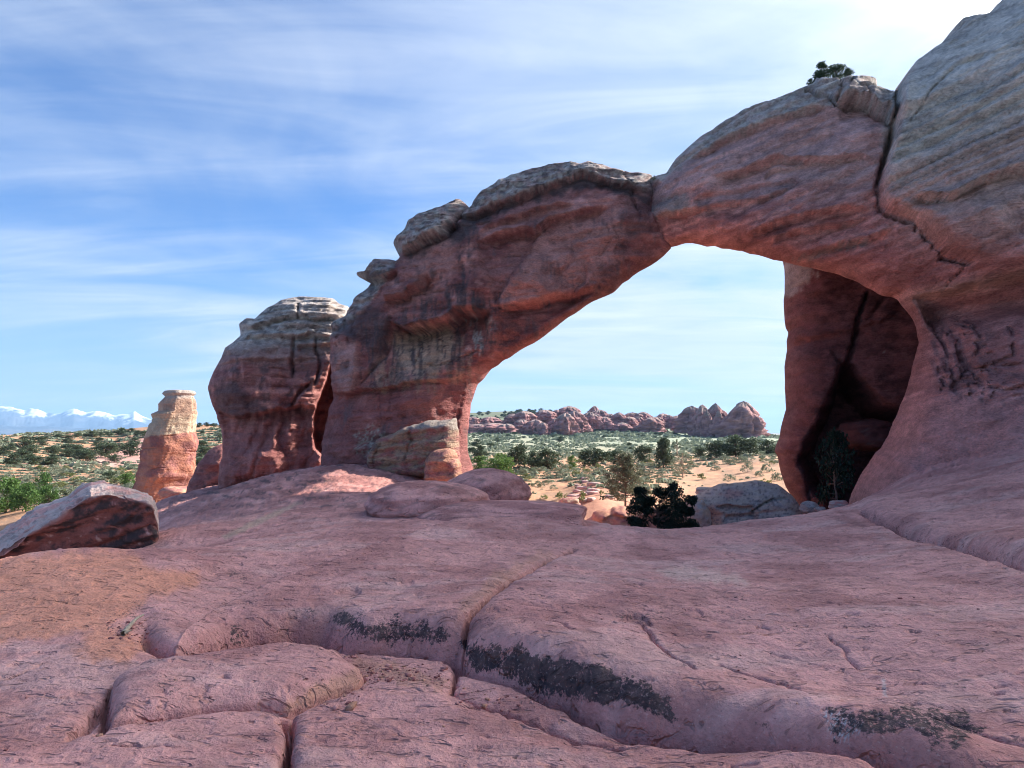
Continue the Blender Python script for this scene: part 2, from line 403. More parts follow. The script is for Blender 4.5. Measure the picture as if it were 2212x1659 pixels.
def feat_left_span(px, py, S, Z):
    pale_line = np.interp(px, [716, 760, 800, 865, 902, 953, 990, 1020, 1077, 1150, 1186, 1259, 1339, 1405, 1440],
                              [728, 700, 655, 552, 538, 509, 474, 462, 436, 416, 398, 378, 396, 418, 440])
    wob = 7 * fbm(px / 38, py / 20, 2.2, 4, .6)
    cap = sstep(7, -9, py - pale_line + wob)
    d = .42 * fbm(S / 3.1, Z / 2.1, 1.5, 6, .55) - .10 * np.abs(fbm(S / 1.1, Z / .8, 8.5, 4, .6))
    d += strata(S, Z - .12 * S, .05, 2.6, 1.1) * (1 - cap) + strata(S, Z - .10 * S, .17, 3.4, 2.3) * cap
    crev = beds(S, Z - .12 * S, 1.3, 3.3) + .6 * beds(S, Z - .12 * S, 3.1, 7.3) ; jnt = joints(S, Z, .42, 2.7) + .6 * joints(S, Z, .9, 5.7)
    d -= .16 * crev + .20 * jnt
    d += 1.6 * ledge(px, py, [(1026, 503), (1077, 478), (1150, 459), (1252, 437)], .16, 16, .22, 9)
    d += 1.6 * ledge(px, py, [(1030, 521), (1095, 499), (1161, 498), (1179, 481), (1259, 456), (1325, 443)], .22, 15, .42, 26)
    d += 1.6 * ledge(px, py, [(960, 470), (1020, 464), (1077, 436), (1150, 416), (1186, 396), (1259, 376), (1339, 396), (1402, 418)], .25, 16, .35, 20)
    d -= .34 * patch(px, py, [(1030, 522), (1095, 503), (1158, 503), (1135, 550), (1099, 602), (1066, 650), (1062, 600), (1040, 570)], 4, 3)
    d -= .20 * groove(px, py, [(1161, 503), (1135, 550), (1099, 605), (1066, 653)], 2.5)
    d += 1.6 * ledge(px, py, [(1062, 667), (1113, 656), (1157, 651), (1205, 638), (1248, 636), (1300, 614)], .15, 26, .75, 60)
    d -= .35 * groove(px, py, [(1062, 667), (1113, 656), (1157, 651), (1205, 638), (1248, 636), (1296, 616)], 2.6)
    d -= .10 * groove(px, py, [(1205, 590), (1240, 560), (1290, 548), (1335, 540)], 2.0)
    d -= .09 * groove(px, py, [(1226, 470), (1232, 500), (1238, 560)], 2.0)
    d += 1.6 * ledge(px, py, [(836, 689), (869, 711), (913, 700), (968, 689), (986, 670), (1062, 667)], .60, 40, 1.0, 46, 4)
    d += 1.6 * ledge(px, py, [(825, 649), (873, 638), (906, 623), (922, 592)], .42, 22, .45, 15, 3)
    d += 1.6 * ledge(px, py, [(865, 554), (902, 532), (953, 507), (989, 470)], .40, 20, .55, 16, 3)
    d -= .55 * groove(px, py, [(953, 507), (972, 486), (989, 467), (1017, 440)], 4)
    d += 1.6 * ledge(px, py, [(783, 598), (800, 606), (830, 600), (864, 586)], .30, 18, .35, 9)
    d -= .30 * groove(px, py, [(842, 685), (825, 761), (800, 800), (779, 827)], 4)
    d += .40 * patch(px, py, [(716, 715), (760, 725), (772, 734), (776, 807), (769, 846), (745, 856), (726, 850), (716, 770)], 4, 2)
    d += 1.6 * ledge(px, py, [(724, 857), (745, 852), (766, 845), (832, 836), (898, 823), (975, 822)], .12, 14, .38, 18)
    d -= .16 * groove(px, py, [(881, 718), (898, 741), (891, 780)], 2)
    d -= .14 * groove(px, py, [(905, 780), (935, 790), (1000, 770), (1040, 750)], 2)
    d += .35 * patch(px, py, [(960, 823), (1000, 815), (1010, 870), (990, 905), (940, 905), (930, 880)], 5, 3) * -1
    for g in ([(1011, 840), (993, 906), (990, 972), (997, 1020)], [(1016, 850), (1004, 915), (1003, 972), (1012, 1020)], [(1000, 850), (985, 900), (984, 950)]):
        d -= .42 * groove(px, py, g, 3.2)
    d += .30 * sstep(905, 1010, py) * (1 + .5 * fbm(px / 30, py / 18, 3, 3))
    # colours
    n = fbm(px / 60, py / 24, 4.4, 5, .6); n2 = fbm(px / 13, py / 9, 1.4, 4, .6); n3 = fbm(px / 9, py / 60, 7.7, 4, .6)
    c = lerp3(np.broadcast_to(RED * .92, px.shape + (3,)), DEEP * .9, sstep(-.35, .6, n))
    c = lerp3(c, PINK * .9, sstep(.15, .8, fbm(px / 45, py / 30, 9.9, 4)) * .75)
    c = lerp3(c, DEEP, .75 * sstep(815, 845, py + 8 * n))
    c = lerp3(c, TAN * 1.05, .85 * patch(px, py, [(850, 722), (900, 708), (975, 705), (992, 740), (970, 790), (900, 815), (850, 780)], 14, 12, 30))
    c = lerp3(c, TAN, .55 * patch(px, py, [(800, 780), (1030, 770), (1020, 810), (980, 830), (800, 850)], 12, 20, 26) * sstep(-.4, .3, n3))
    c = lerp3(c, PALE * 1.1, .8 * patch(px, py, [(985, 690), (1062, 690), (1060, 720), (1030, 765), (990, 740)], 10, 16, 14) * sstep(-.1, .3, n3))
    c = lerp3(c, np.array([.52, .255, .215]), .7 * patch(px, py, [(1085, 640), (1125, 575), (1165, 510), (1240, 475), (1340, 450), (1345, 515), (1275, 615), (1160, 648), (1075, 660)], 7, 7, 40))
    c = lerp3(c, np.array([.50, .24, .205]), .6 * patch(px, py, [(1035, 500), (1090, 482), (1160, 462), (1255, 440), (1250, 455), (1180, 478), (1090, 496), (1035, 518)], 5, 5, 24))
    c = lerp3(c, np.array([.50, .25, .215]), .6 * patch(px, py, [(880, 560), (950, 518), (985, 505), (985, 590), (930, 640), (880, 655), (900, 600)], 10, 12, 34))
    c = lerp3(c, np.array([.52, .29, .25]), .65 * patch(px, py, [(718, 735), (770, 738), (775, 805), (766, 843), (728, 846)], 5, 7, 24))
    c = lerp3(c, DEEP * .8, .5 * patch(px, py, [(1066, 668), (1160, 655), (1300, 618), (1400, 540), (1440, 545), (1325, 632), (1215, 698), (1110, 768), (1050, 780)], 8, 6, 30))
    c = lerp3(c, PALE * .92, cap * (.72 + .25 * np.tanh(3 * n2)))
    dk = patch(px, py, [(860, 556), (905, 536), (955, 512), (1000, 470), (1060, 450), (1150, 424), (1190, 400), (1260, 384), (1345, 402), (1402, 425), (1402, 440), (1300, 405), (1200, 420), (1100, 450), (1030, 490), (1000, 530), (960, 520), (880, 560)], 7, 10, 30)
    dk = np.maximum(dk, patch(px, py, [(986, 492), (1026, 480), (1020, 616), (1055, 660), (1050, 700), (985, 690), (965, 640), (1000, 600)], 10, 18, 34, 2.) * sstep(-.5, .3, n3))
    dk = np.maximum(dk, patch(px, py, [(1345, 380), (1405, 392), (1400, 500), (1360, 520), (1330, 640), (1260, 650), (1340, 520)], 12, 14, 34, 3.) * .45)
    dk = np.maximum(dk, patch(px, py, [(718, 705), (800, 660), (838, 690), (836, 760), (800, 800), (780, 735), (720, 730)], 9, 14, 34, 4.) * .8)
    dk = np.maximum(dk, .75 * sstep(.25, .75, fbm(px / 22, py / 48, 12.1, 5, .6)) * sstep(480, 560, py) * sstep(830, 780, py) * sstep(1080, 990, px))
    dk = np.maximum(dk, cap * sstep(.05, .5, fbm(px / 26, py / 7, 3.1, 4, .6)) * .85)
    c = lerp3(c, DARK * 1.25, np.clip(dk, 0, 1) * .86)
    c = lerp3(c, DARK * 1.6, .75 * sstep(.05, .45, fbm(px / 7, py / 75, 31.7, 4, .6)) * patch(px, py, [(770, 690), (960, 640), (1100, 640), (1060, 770), (960, 820), (780, 840)], 20, 20, 40))
    c = lerp3(c, DARK * 2.2, .55 * sstep(.0, .5, n3) * sstep(.0, .5, fbm(px / 70, py / 50, 21., 3)))
    li = patch(px, py, [(775, 935), (800, 922), (832, 935), (828, 965), (790, 985), (768, 970)], 10, 16, 12, 6.) * sstep(-.5, .5, fbm(px / 4.5, py / 3.5, 6.6, 3, .7))
    c = lerp3(c, np.array([.46, .45, .38]), li * .75)
    return d, c * (1 + .13 * np.tanh(n2))[..., None]

def feat_right_span(px, py, S, Z):
    crev = beds(S, Z - .31 * S, 1.2, 4.3) + .7 * beds(S, Z - .31 * S, 3.0, 8.3); jnt = joints(S, Z, .35, 6.7)
    seam = [(1932, 195), (1932, 267), (1928, 294), (1913, 336), (1904, 367), (1900, 386), (1904, 435), (1917, 454), (1974, 477), (2001, 516), (2032, 554), (2093, 569)]
    right = sstep(-14, 14, px - np.interp(py, [190, 267, 294, 336, 386, 435, 454, 477, 516, 554, 570], [1934, 1932, 1928, 1913, 1900, 1904, 1917, 1974, 2001, 2032, 2093]) + 3 * fbm(px / 20, py / 20, 1, 3)) * sstep(600, 560, py)
    capl = np.interp(px, [1400, 1440, 1501, 1554, 1631, 1734, 1799, 1935], [400, 385, 338, 306, 276, 245, 228, 262])
    cap = sstep(8, -9, py - capl + 8 * fbm(px / 40, py / 20, 2.2, 4, .6)) * sstep(1950, 1930, px)
    d = .40 * fbm(S / 3.6, (Z - .3 * S) / 2.0, 4.5, 6, .54) - .08 * np.abs(fbm(S / 1.3, (Z - .3 * S) / .7, 8.5, 4, .6))
    tilt = np.where(px > 1915, .36, .27)
    b = Z - tilt * S
    d += strata(S, b, .06, 2.2, 5.1) * (1 - cap) + strata(S, Z - .33 * S, .14, 3.4, 6.3) * cap
    bed = np.interp(py + .32 * (px - 1913), [230, 280, 345, 380, 420, 470, 520], [0, .3, 1, 1, .8, .4, 0.]) * sstep(1905, 1930, px)
    d += strata(S, Z - .30 * S, .16, 5.2, 8.3, 1.5) * bed
    d += .95 * right - .09 * crev * sstep(900, 800, py) - .14 * jnt * sstep(1000, 900, py)
    d -= .75 * groove(px, py, seam, 7, 3)
    d -= .9 * groove(px, py, [(1930, 250), (1925, 300), (1908, 360), (1902, 384)], 6, 2)
    L = lambda p, *a: 1.7 * ledge(px, py, p, *a)
    d += L([(1480, 350), (1501, 338), (1554, 308), (1631, 277), (1734, 245), (1799, 228)], .18, 16, .22, 12)
    d += L([(1526, 380), (1590, 372), (1650, 351), (1680, 338), (1780, 344), (1867, 332), (1894, 355)], .14, 16, .30, 22)
    d += L([(1642, 393), (1661, 367), (1700, 358), (1752, 347)], .12, 14, .14, 9)
    d += L([(1401, 474), (1482, 454), (1566, 435), (1650, 424), (1726, 398)], .16, 16, .30, 26)
    d += L([(1600, 525), (1650, 497), (1707, 474), (1802, 451), (1879, 439)], .15, 14, .42, 20)
    d += L([(1646, 529), (1711, 500), (1822, 474), (1890, 458)], .12, 12, .34, 20)
    d += L([(1705, 562), (1764, 542), (1822, 523), (1871, 516), (1932, 489)], .22, 13, .32, 12)
    d -= .30 * patch(px, py, [(1501, 430), (1596, 405), (1726, 386), (1715, 401), (1650, 424), (1566, 439), (1508, 447)], 4, 3)
    d += L([(1804, 229), (1833, 220), (1879, 229), (1917, 252), (1930, 280)], .42, 22, .50, 20)
    d -= .40 * groove(px, py, [(1814, 176), (1818, 202), (1804, 229)], 3.5)
    d -= .35 * groove(px, py, [(1738, 199), (1760, 208), (1790, 212), (1804, 229)], 4)
    d -= .30 * groove(px, py, [(1842, 176), (1830, 195), (1822, 205)], 3)
    d -= .22 * groove(px, py, [(1840, 190), (1870, 200), (1880, 225)], 3)
    d -= .18 * groove(px, py, [(1959, 283), (2001, 225), (2051, 176), (2212, 130)], 3)
    d += L([(1940, 436), (1985, 442), (2032, 452), (2089, 420), (2150, 400), (2212, 382), (2300, 365)], .22, 18, .42, 24)
    d -= .28 * groove(px, py, [(2032, 554), (2060, 566), (2093, 569), (2047, 615)], 3)
    d += .55 * patch(px, py, [(1985, 470), (2060, 455), (2130, 470), (2160, 520), (2093, 566), (2032, 550), (2000, 510)], 26, 4)
    # the shelf over the pier and the fluted pier below it
    shelf = np.interp(px, [1900, 1941, 2014, 2105, 2212, 2400], [660, 644, 631, 610, 588, 560]); below = py - shelf
    d -= 2.1 * np.exp(-((below - 40) / 42.) ** 2) * sstep(1925, 2020, px)
    d += L([(1900, 628), (1941, 644), (2014, 631), (2105, 610), (2212, 588), (2300, 570)], .22, 16, .32, 14)
    out = sstep(60, 420, below)
    d += out * 2.6 * sstep(1830, 1990, px + .5 * (py - 800)) * sstep(640, 700, py)
    ap = sstep(-6, 6, -(py - np.interp(px, [1905, 1977, 2069, 2192, 2400], [1072, 1040, 972, 856, 730])))
    d += (1 - ap) * .55 * sstep(820, 900, py)
    fl = sstep(640, 700, py) * sstep(900, 800, py) * sstep(1950, 1990, px) * sstep(2165, 2100, px)
    bend = px - 30 * np.sin((py - 660) / 120.) - 10 * fbm(px / 50, py / 50, 3, 3)
    d += fl * (.35 * perlin(bend / 30., py / 260., 4.2) - .42 * np.exp(-(perlin(bend / 24., py / 200., 7.2) / .10) ** 2) - .22 * np.exp(-(perlin(bend / 13., py / 120., 1.2) / .09) ** 2))
    for g in ([(2021, 675), (2043, 723), (2047, 774), (2025, 847)], [(2061, 675), (2076, 723), (2090, 766), (2080, 803), (2055, 835)], [(2105, 664), (2120, 708), (2112, 752), (2087, 800), (2090, 830)],
              [(2182, 708), (2182, 770), (2152, 785), (2087, 803)], [(2087, 803), (2130, 795), (2180, 790), (2212, 800)], [(2212, 830), (2150, 850), (2080, 830)], [(2100, 825), (2080, 855), (2060, 862)]):
        d -= .30 * groove(px, py, g, 3.0, 3)
    d += .16 * fbm(px / 24, py / 12, 5, 4) * sstep(760, 800, py) * sstep(890, 850, py) * sstep(1960, 2000, px)
    # colours
    n = fbm(px / 60, py / 24, 4.4, 5, .6); n2 = fbm(px / 13, py / 9, 1.4, 4, .6)
    lay = fbm(px / 90, (py + .34 * (px - 1700)) / 9, 2.4, 4, .55)
    c = lerp3(np.broadcast_to(RED * 1.03, px.shape + (3,)), PINK * 1.06, sstep(-.3, .5, lay))
    c = lerp3(c, DEEP, .5 * sstep(0, .8, n)); c = lerp3(c, np.array([.53, .38, .35]), .5 * sstep(480, 380, py + 20 * n)); c = lerp3(c, DEEP * 1.05, .55 * sstep(455, 560, py) * sstep(640, 600, py))  # upper rock paled to take in the flare veil over this half
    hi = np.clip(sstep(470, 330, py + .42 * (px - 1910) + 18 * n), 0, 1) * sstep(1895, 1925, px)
    c = lerp3(c, np.array([.60, .53, .46]), .95 * hi)  # pale fin rock, paled further for the veil of flare
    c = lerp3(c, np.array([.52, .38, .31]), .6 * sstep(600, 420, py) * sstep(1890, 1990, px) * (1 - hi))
    c = lerp3(c, PALE, cap * (.78 + .2 * np.tanh(3 * n2)))
    c = lerp3(c, TAN * .9, .5 * np.exp(-((below - 6) / 18.) ** 2) * sstep(1930, 1990, px))
    c = lerp3(c, np.array([.35, .25, .26]), .75 * patch(px, py, [(1501, 430), (1596, 405), (1726, 386), (1715, 401), (1650, 424), (1566, 439), (1508, 447)], 4, 4, 20))
    c = lerp3(c, DEEP * .7, .6 * patch(px, py, [(1595, 530), (1650, 500), (1707, 478), (1712, 490), (1650, 520), (1610, 540)], 4, 4, 20))
    c = lerp3(c, np.array([.58, .36, .32]), .6 * patch(px, py, [(1660, 370), (1690, 342), (1780, 350), (1870, 340), (1893, 365), (1890, 400), (1780, 395), (1700, 380)], 5, 6, 26))
    c = lerp3(c, GREY * .55, .7 * patch(px, py, [(1711, 560), (1764, 540), (1822, 522), (1880, 512), (1870, 530), (1800, 545), (1740, 563)], 4, 7, 12))
    c = lerp3(c, PALE * .75, .6 * patch(px, py, [(1400, 440), (1480, 420), (1500, 450), (1405, 475)], 8, 10, 14))
    dk = np.maximum(cap * sstep(.1, .55, fbm(px / 26, py / 7, 3.1, 4, .6)) * .6, .5 * hi * sstep(.25, .6, lay))
    dk = np.maximum(dk, .4 * sstep(.35, .8, fbm(px / 22, py / 44, 12.1, 5, .6)))
    c = lerp3(c, DARK * 1.5, np.clip(dk, 0, 1) * .7)
    c = lerp3(c, PINK * .80, .8 * sstep(830, 900, py + 20 * n) )
    c = lerp3(c, RED * .8, .6 * sstep(630, 670, py) * sstep(860, 820, py) * sstep(1930, 1960, px))
    return d, c * (1 + .12 * np.tanh(n2))[..., None]

def feat_butte(px, py, S, Z):
    d = .42 * fbm(S / 2.6, Z / 1.8, 7.5, 6, .56) - .10 * np.abs(fbm(S / 1.0, Z / .8, 8.5, 4, .6))
    top = sstep(760, 725, py + 8 * fbm(px / 30, py / 20, 2, 3))
    d += strata(S, Z, .07, 2.4, 3.1) + top * strata(S, Z, .16, 3.2, 4.3, 1.4)
    d -= .15 * beds(S, Z, 1.3, 5.3) + .10 * beds(S, Z, 3.2, 9.3) + .20 * joints(S, Z, .4, 3.7)
    L = lambda p, *a: ledge(px, py, p, *a)
    d += L([(520, 712), (551, 703), (588, 691), (634, 678), (677, 688), (735, 683)], .35, 14, .5, 10, 3)
    d += L([(515, 735), (540, 726), (588, 724), (634, 728), (667, 718), (735, 730)], .30, 12, .42, 12, 3)
    d += L([(634, 745), (680, 742), (735, 741)], .2, 10, .3, 10)
    d += L([(476, 782), (535, 777), (601, 775), (700, 772)], .14, 16, .22, 12)
    d += L([(455, 868), (495, 902), (551, 893), (581, 886), (667, 876), (700, 880)], .4, 55, .9, 75, 4)
    d -= .4 * groove(px, py, [(645, 655), (642, 682)], 3); d -= .5 * groove(px, py, [(634, 728), (631, 780), (634, 813)], 3)
    d -= .35 * groove(px, py, [(682, 715), (683, 754), (693, 787), (680, 830)], 3)
    for x, y in ((600, 693), (578, 698), (515, 706)): d -= .5 * np.exp(-(((px - x) / 9) ** 2 + ((py - y) / 4.) ** 2))
    d -= .5 * groove(px, py, [(668, 830), (645, 850), (632, 873)], 4)
    fl = sstep(868, 930, py); d += fl * .32 * (np.abs(perlin((px + .25 * (py - 900) + 9 * fbm(px / 40, py / 40, 3, 3)) / 31., py / 150., 4.2)) * 2 - .5)
    d += fl * .3 * sstep(900, 1040, py)
    d -= 3.4 * patch(px, py, [(720, 780), (702, 830), (685, 872), (680, 905), (678, 940), (684, 970), (700, 985), (760, 985), (760, 780)], 4, 2)
    n = fbm(px / 50, py / 24, 4.9, 5, .6); n2 = fbm(px / 13, py / 8, 1.9, 4, .6); n3 = fbm(px / 9, py / 60, 2.7, 4, .6)
    c = lerp3(np.broadcast_to(RED * .95, px.shape + (3,)), DEEP, sstep(-.2, .7, n))
    c = lerp3(c, GREY * .95, .7 * sstep(805, 745, py + 14 * n)); c = lerp3(c, PALE * 1.08, top * (.8 + .2 * np.tanh(3 * n2)))
    c = lerp3(c, PINK * .9, .5 * sstep(.1, .6, n3) * sstep(760, 800, py)); c = lerp3(c, DEEP * 1.1, .5 * sstep(900, 960, py))
    dk = np.maximum(patch(px, py, [(455, 830), (500, 830), (560, 860), (580, 890), (520, 910), (470, 890)], 12, 16, 26, 3.) * .85, .8 * sstep(.2, .7, fbm(px / 20, py / 30, 11.1, 5, .6)) * sstep(740, 790, py) * sstep(920, 880, py))
    dk = np.maximum(dk, top * sstep(.1, .5, fbm(px / 24, py / 6, 3.7, 4, .6)) * .8)
    return d, lerp3(c, DARK * 1.3, np.clip(dk, 0, 1) * .8) * (1 + .12 * np.tanh(n2))[..., None]

def feat_rear(px, py, S, Z):
    d = .35 * fbm(S / 2.6, Z / 2.4, 1.5, 5, .5) + strata(S, Z, .06, 2.2, 9.1)
    for g, w, a in (([(1875, 631), (1853, 690), (1846, 737), (1828, 796), (1828, 850), (1826, 930)], 5, .9), ([(1795, 759), (1824, 796)], 3, .4), ([(1935, 620), (1904, 650), (1875, 690)], 3, .3), ([(1760, 980), (1745, 1040), (1750, 1090)], 5, .4)):
        d -= a * groove(px, py, g, w, 3)
    d += ledge(px, py, [(1700, 737), (1766, 728), (1850, 708), (1904, 693), (1950, 660)], .15, 26, .28, 16)
    d += .35 * patch(px, py, [(1700, 770), (1790, 760), (1822, 800), (1810, 850), (1760, 900), (1700, 900)], 20, 5)
    d -= 5.5 * patch(px, py, [(1828, 800), (1800, 880), (1765, 950), (1742, 995), (1770, 1050), (1840, 1120), (1990, 1100), (1960, 900), (1900, 890)], 26, 6)
    d += .35 * sstep(1760, 1690, px) * sstep(880, 960, py)
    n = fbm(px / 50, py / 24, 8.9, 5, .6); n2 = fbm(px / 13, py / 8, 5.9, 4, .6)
    c = lerp3(np.broadcast_to(DEEP * .62, px.shape + (3,)), DEEP * .32, sstep(-.3, .5, n)); c = lerp3(c, RED * .75, .6 * sstep(1790, 1700, px) * sstep(-.3, .4, n))  # base lowered: the alcove's deep shade is put into the colour
    c = lerp3(c, PALE * .8, .7 * patch(px, py, [(1690, 560), (1750, 575), (1760, 595), (1710, 640), (1695, 640)], 8, 10, 16))
    for x, y, w in ((1908, 762, 14), (1880, 797, 12), (1955, 790, 9), (1795, 868, 6), (1785, 882, 7)):
        c = lerp3(c, PALE, .8 * sstep(.7, 1., np.exp(-(((px - x) / w) ** 2 + ((py - y) / (w * .35)) ** 2)) + .35 * n2))
    return d, c * (1 + .15 * np.tanh(n2))[..., None]

arch = tag(empty('sandstone_arch', (0, 29.2, 0)), 'great red sandstone arch with pale cap spanning the middle and right of the view', 'rock arch')
ARCH_L = [(700, 1075), (700, 1001), (698, 955), (701, 932), (713, 879), (724, 850), (718, 774), (716, 708), (728, 690), (749, 674), (771, 642), (796, 612), (784, 598), (792, 578), (822, 560), (862, 553), (856, 536), (869, 503), (895, 470),
          (931, 454), (1000, 437), (1015, 445), (1040, 416), (1077, 388), (1132, 370), (1186, 357), (1237, 352), (1254, 356), (1274, 352), (1310, 361), (1347, 372), (1383, 376), (1407, 386), (1409, 408), (1412, 440), (1425, 500), (1446, 536),
          (1420, 558), (1369, 591), (1325, 627), (1267, 656), (1215, 693), (1164, 729), (1113, 762), (1059, 797), (1030, 830), (1013, 873), (1010, 906), (1008, 972), (1019, 1018), (1022, 1080)]
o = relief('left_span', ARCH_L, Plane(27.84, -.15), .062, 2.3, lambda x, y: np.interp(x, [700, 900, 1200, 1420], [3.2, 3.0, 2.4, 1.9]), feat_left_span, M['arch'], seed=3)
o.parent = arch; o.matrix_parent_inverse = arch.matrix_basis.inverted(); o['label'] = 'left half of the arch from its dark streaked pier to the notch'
ARCH_R = [(1400, 480), (1402, 452), (1407, 434), (1407, 392), (1420, 380), (1436, 374), (1459, 348), (1497, 313), (1547, 275), (1596, 246), (1650, 225), (1715, 200), (1734, 197), (1757, 183), (1787, 177), (1841, 175), (1860, 176), (1890, 188),
          (1897, 202), (1913, 207), (1930, 200), (1978, 164), (2028, 111), (2070, 80), (2108, 57), (2165, 23), (2212, -2), (2330, -130), (2480, -300), (2700, -480), (2980, -600), (3120, -450), (3180, -100), (3180, 1170), (2400, 1250), (1850, 1150),
          (1833, 1087), (1840, 1065), (1868, 1018), (1915, 956), (1941, 901), (1959, 847), (1977, 792), (1986, 737), (1977, 690), (1940, 646), (1900, 634), (1856, 606), (1803, 586), (1764, 578), (1711, 567), (1688, 562), (1650, 551), (1573, 532), (1478, 524), (1440, 530), (1412, 505)]
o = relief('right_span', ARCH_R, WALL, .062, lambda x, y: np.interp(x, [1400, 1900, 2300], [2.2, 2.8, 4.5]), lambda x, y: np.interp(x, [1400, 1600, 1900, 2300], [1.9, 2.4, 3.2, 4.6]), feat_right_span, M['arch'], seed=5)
o.parent = arch; o.matrix_parent_inverse = arch.matrix_basis.inverted(); o['label'] = 'right half of the arch rising into a tall pale fin above a fluted pier'

BUTTE = [(474, 1075), (474, 1051), (484, 955), (482, 926), (469, 893), (457, 860), (455, 840), (464, 807), (479, 777), (489, 754), (518, 726), (519, 703), (535, 690), (551, 689), (578, 668), (607, 651), (647, 643), (700, 645), (720, 648), (733, 658), (750, 666), (770, 700), (775, 1075)]
o = relief('sandstone_butte', BUTTE, Plane(36.4, .3), .07, 2.0, 3.0, feat_butte, M['arch'], seed=8)
tag(o, 'squat banded butte with pale layered top, left of the arch across a dark cleft', 'butte')
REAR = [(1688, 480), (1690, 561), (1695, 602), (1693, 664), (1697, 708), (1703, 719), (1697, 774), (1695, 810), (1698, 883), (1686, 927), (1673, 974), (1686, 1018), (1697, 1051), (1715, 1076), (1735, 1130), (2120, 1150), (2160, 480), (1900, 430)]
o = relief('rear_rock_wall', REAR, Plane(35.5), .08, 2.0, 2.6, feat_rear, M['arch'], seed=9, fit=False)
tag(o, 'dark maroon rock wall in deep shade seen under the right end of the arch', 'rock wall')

def feat_block(c0, c1, seed, top=None):
    def f(px, py, S, Z):
        d = .22 * fbm(S / 1.2, Z / .7, seed, 5, .55) + strata(S, Z - .1 * S, .12, 2.6, seed) - .2 * beds(S, Z - .1 * S, 1.6, seed) - .2 * joints(S, Z, .8, seed)
        n = fbm(px / 24, py / 10, seed + 2, 4, .6); c = lerp3(np.broadcast_to(c0, px.shape + (3,)), c1, sstep(-.3, .5, n))
        c = lerp3(c, DARK * 1.6, .6 * sstep(.3, .8, fbm(px / 14, py / 10, seed + 5, 4, .6)))
        if top is not None: c = lerp3(c, top[1], .8 * sstep(6, -6, py - top[0] + 6 * n))
        return d, c
    return f
o = relief('ledge_block', [(800, 985), (812, 960), (822, 946), (858, 934), (880, 921), (905, 916), (925, 908), (960, 907), (984, 902), (989, 930), (992, 1030), (935, 1030), (800, 1030)], Plane(24.5, -.15), .045, .28, .8, feat_block(TAN * .72, RED * .9, 3.3, (925, PALE * .8)), M['arch'], seed=11, step=8, fit=False)
o.parent = arch; o.matrix_parent_inverse = arch.matrix_basis.inverted(); o['label'] = 'broken tan ledge at the foot of the left pier'
o = relief('foot_block', [(918, 1040), (922, 990), (940, 972), (968, 967), (984, 975), (994, 1000), (1000, 1040)], Plane(23.5, -.15), .045, .4, .7, feat_block(ORANGE * .9, RED, 5.3), M['arch'], seed=12, step=8, fit=False)  # orange base colour stands in for warm sunlight on the block
o.parent = arch; o.matrix_parent_inverse = arch.matrix_basis.inverted(); o['label'] = 'rounded block under the ledge, painted in sunlit orange'
o = relief('sloping_rock_mound', [(395, 1085), (412, 1040), (430, 1002), (455, 975), (485, 962), (520, 980), (540, 1085)], Plane(42, .3), .08, 1.4, 1.8, feat_block(RED * .9, DEEP, 7.3), M['arch'], seed=13)
tag(o, 'low sloping maroon rock mound between the slim tower and the butte', 'rock mound')

# ------------------------------------------------------------------ slickrock in front: a fitted surface with raised slabs
def tps_fit(X, Zv, lam=1e-3):
    n = len(X); D = np.linalg.norm(X[:, None] - X[None], axis=2); K = np.where(D > 0, D ** 2 * np.log(D + 1e-12), 0) + lam * np.eye(n)
    P = np.concatenate([np.ones((n, 1)), X], 1); A = np.block([[K, P], [P.T, np.zeros((3, 3))]])
    s = np.linalg.solve(A, np.concatenate([Zv, np.zeros(3)])); return X, s
def tps_eval(m, x, y):
    X, s = m; r = s[-3] + s[-2] * x + s[-1] * y
    for (a, b), w in zip(X, s[:-3]):
        d2 = (x - a) ** 2 + (y - b) ** 2; r = r + w * .5 * d2 * np.log(d2 + 1e-12)
    return r
def flat(pts, z=0.0):
    """layout points -> ground XY on the level z"""
    p = np.asarray(pts, float); a, b = ray(p[:, 0], p[:, 1])
    if p.shape[1] > 2: z = p[:, 2]
    Y = (z - CAMZ) / b
    return np.stack([a * Y, Y], -1)
EDGE = flat([(290, 1310, .1), (305, 1343, .1), (322, 1396, .1), (370, 1412, .12), (450, 1388, .13), (540, 1362, .13), (635, 1350, .12), (690, 1364, .06), (765, 1403, 0), (850, 1408, 0), (975, 1423, 0), (1010, 1448, 0), (1106, 1485, 0), (1206, 1520, 0), (1300, 1560, 0), (1400, 1590, 0), (1481, 1607, 0), (1666, 1659, 0), (1900, 1740, 0), (2300, 1900, 0)])
SLABS = {  # name: (outline, raise, edge radius)
    'L1': (flat([(235, 1527, 0), (300, 1470, .04), (372, 1427, .12), (450, 1398, .14), (540, 1372, .14), (635, 1359, .14), (700, 1374, .13), (738, 1402, .08), (785, 1460, .03), (790, 1480, 0), (772, 1495, 0), (700, 1520, 0), (622, 1550, 0), (560, 1553, 0), (430, 1567, 0), (230, 1610, 0), (226, 1585, 0)]), .15, .32),
    'L3': (flat([(-200, 1720), (60, 1662), (115, 1640), (230, 1614), (430, 1571), (560, 1557), (612, 1563), (626, 1600), (615, 1660), (640, 1760), (600, 2200), (-200, 2200)]), .055, .08),
    'L2': (flat([(627, 1565), (700, 1526), (790, 1486), (870, 1484), (980, 1502), (1030, 1522), (1106, 1546), (1251, 1594), (1481, 1610), (1666, 1661), (1900, 1742), (2000, 2200), (660, 2200), (645, 1760), (620, 1660), (630, 1600)]), .065, .10),
}
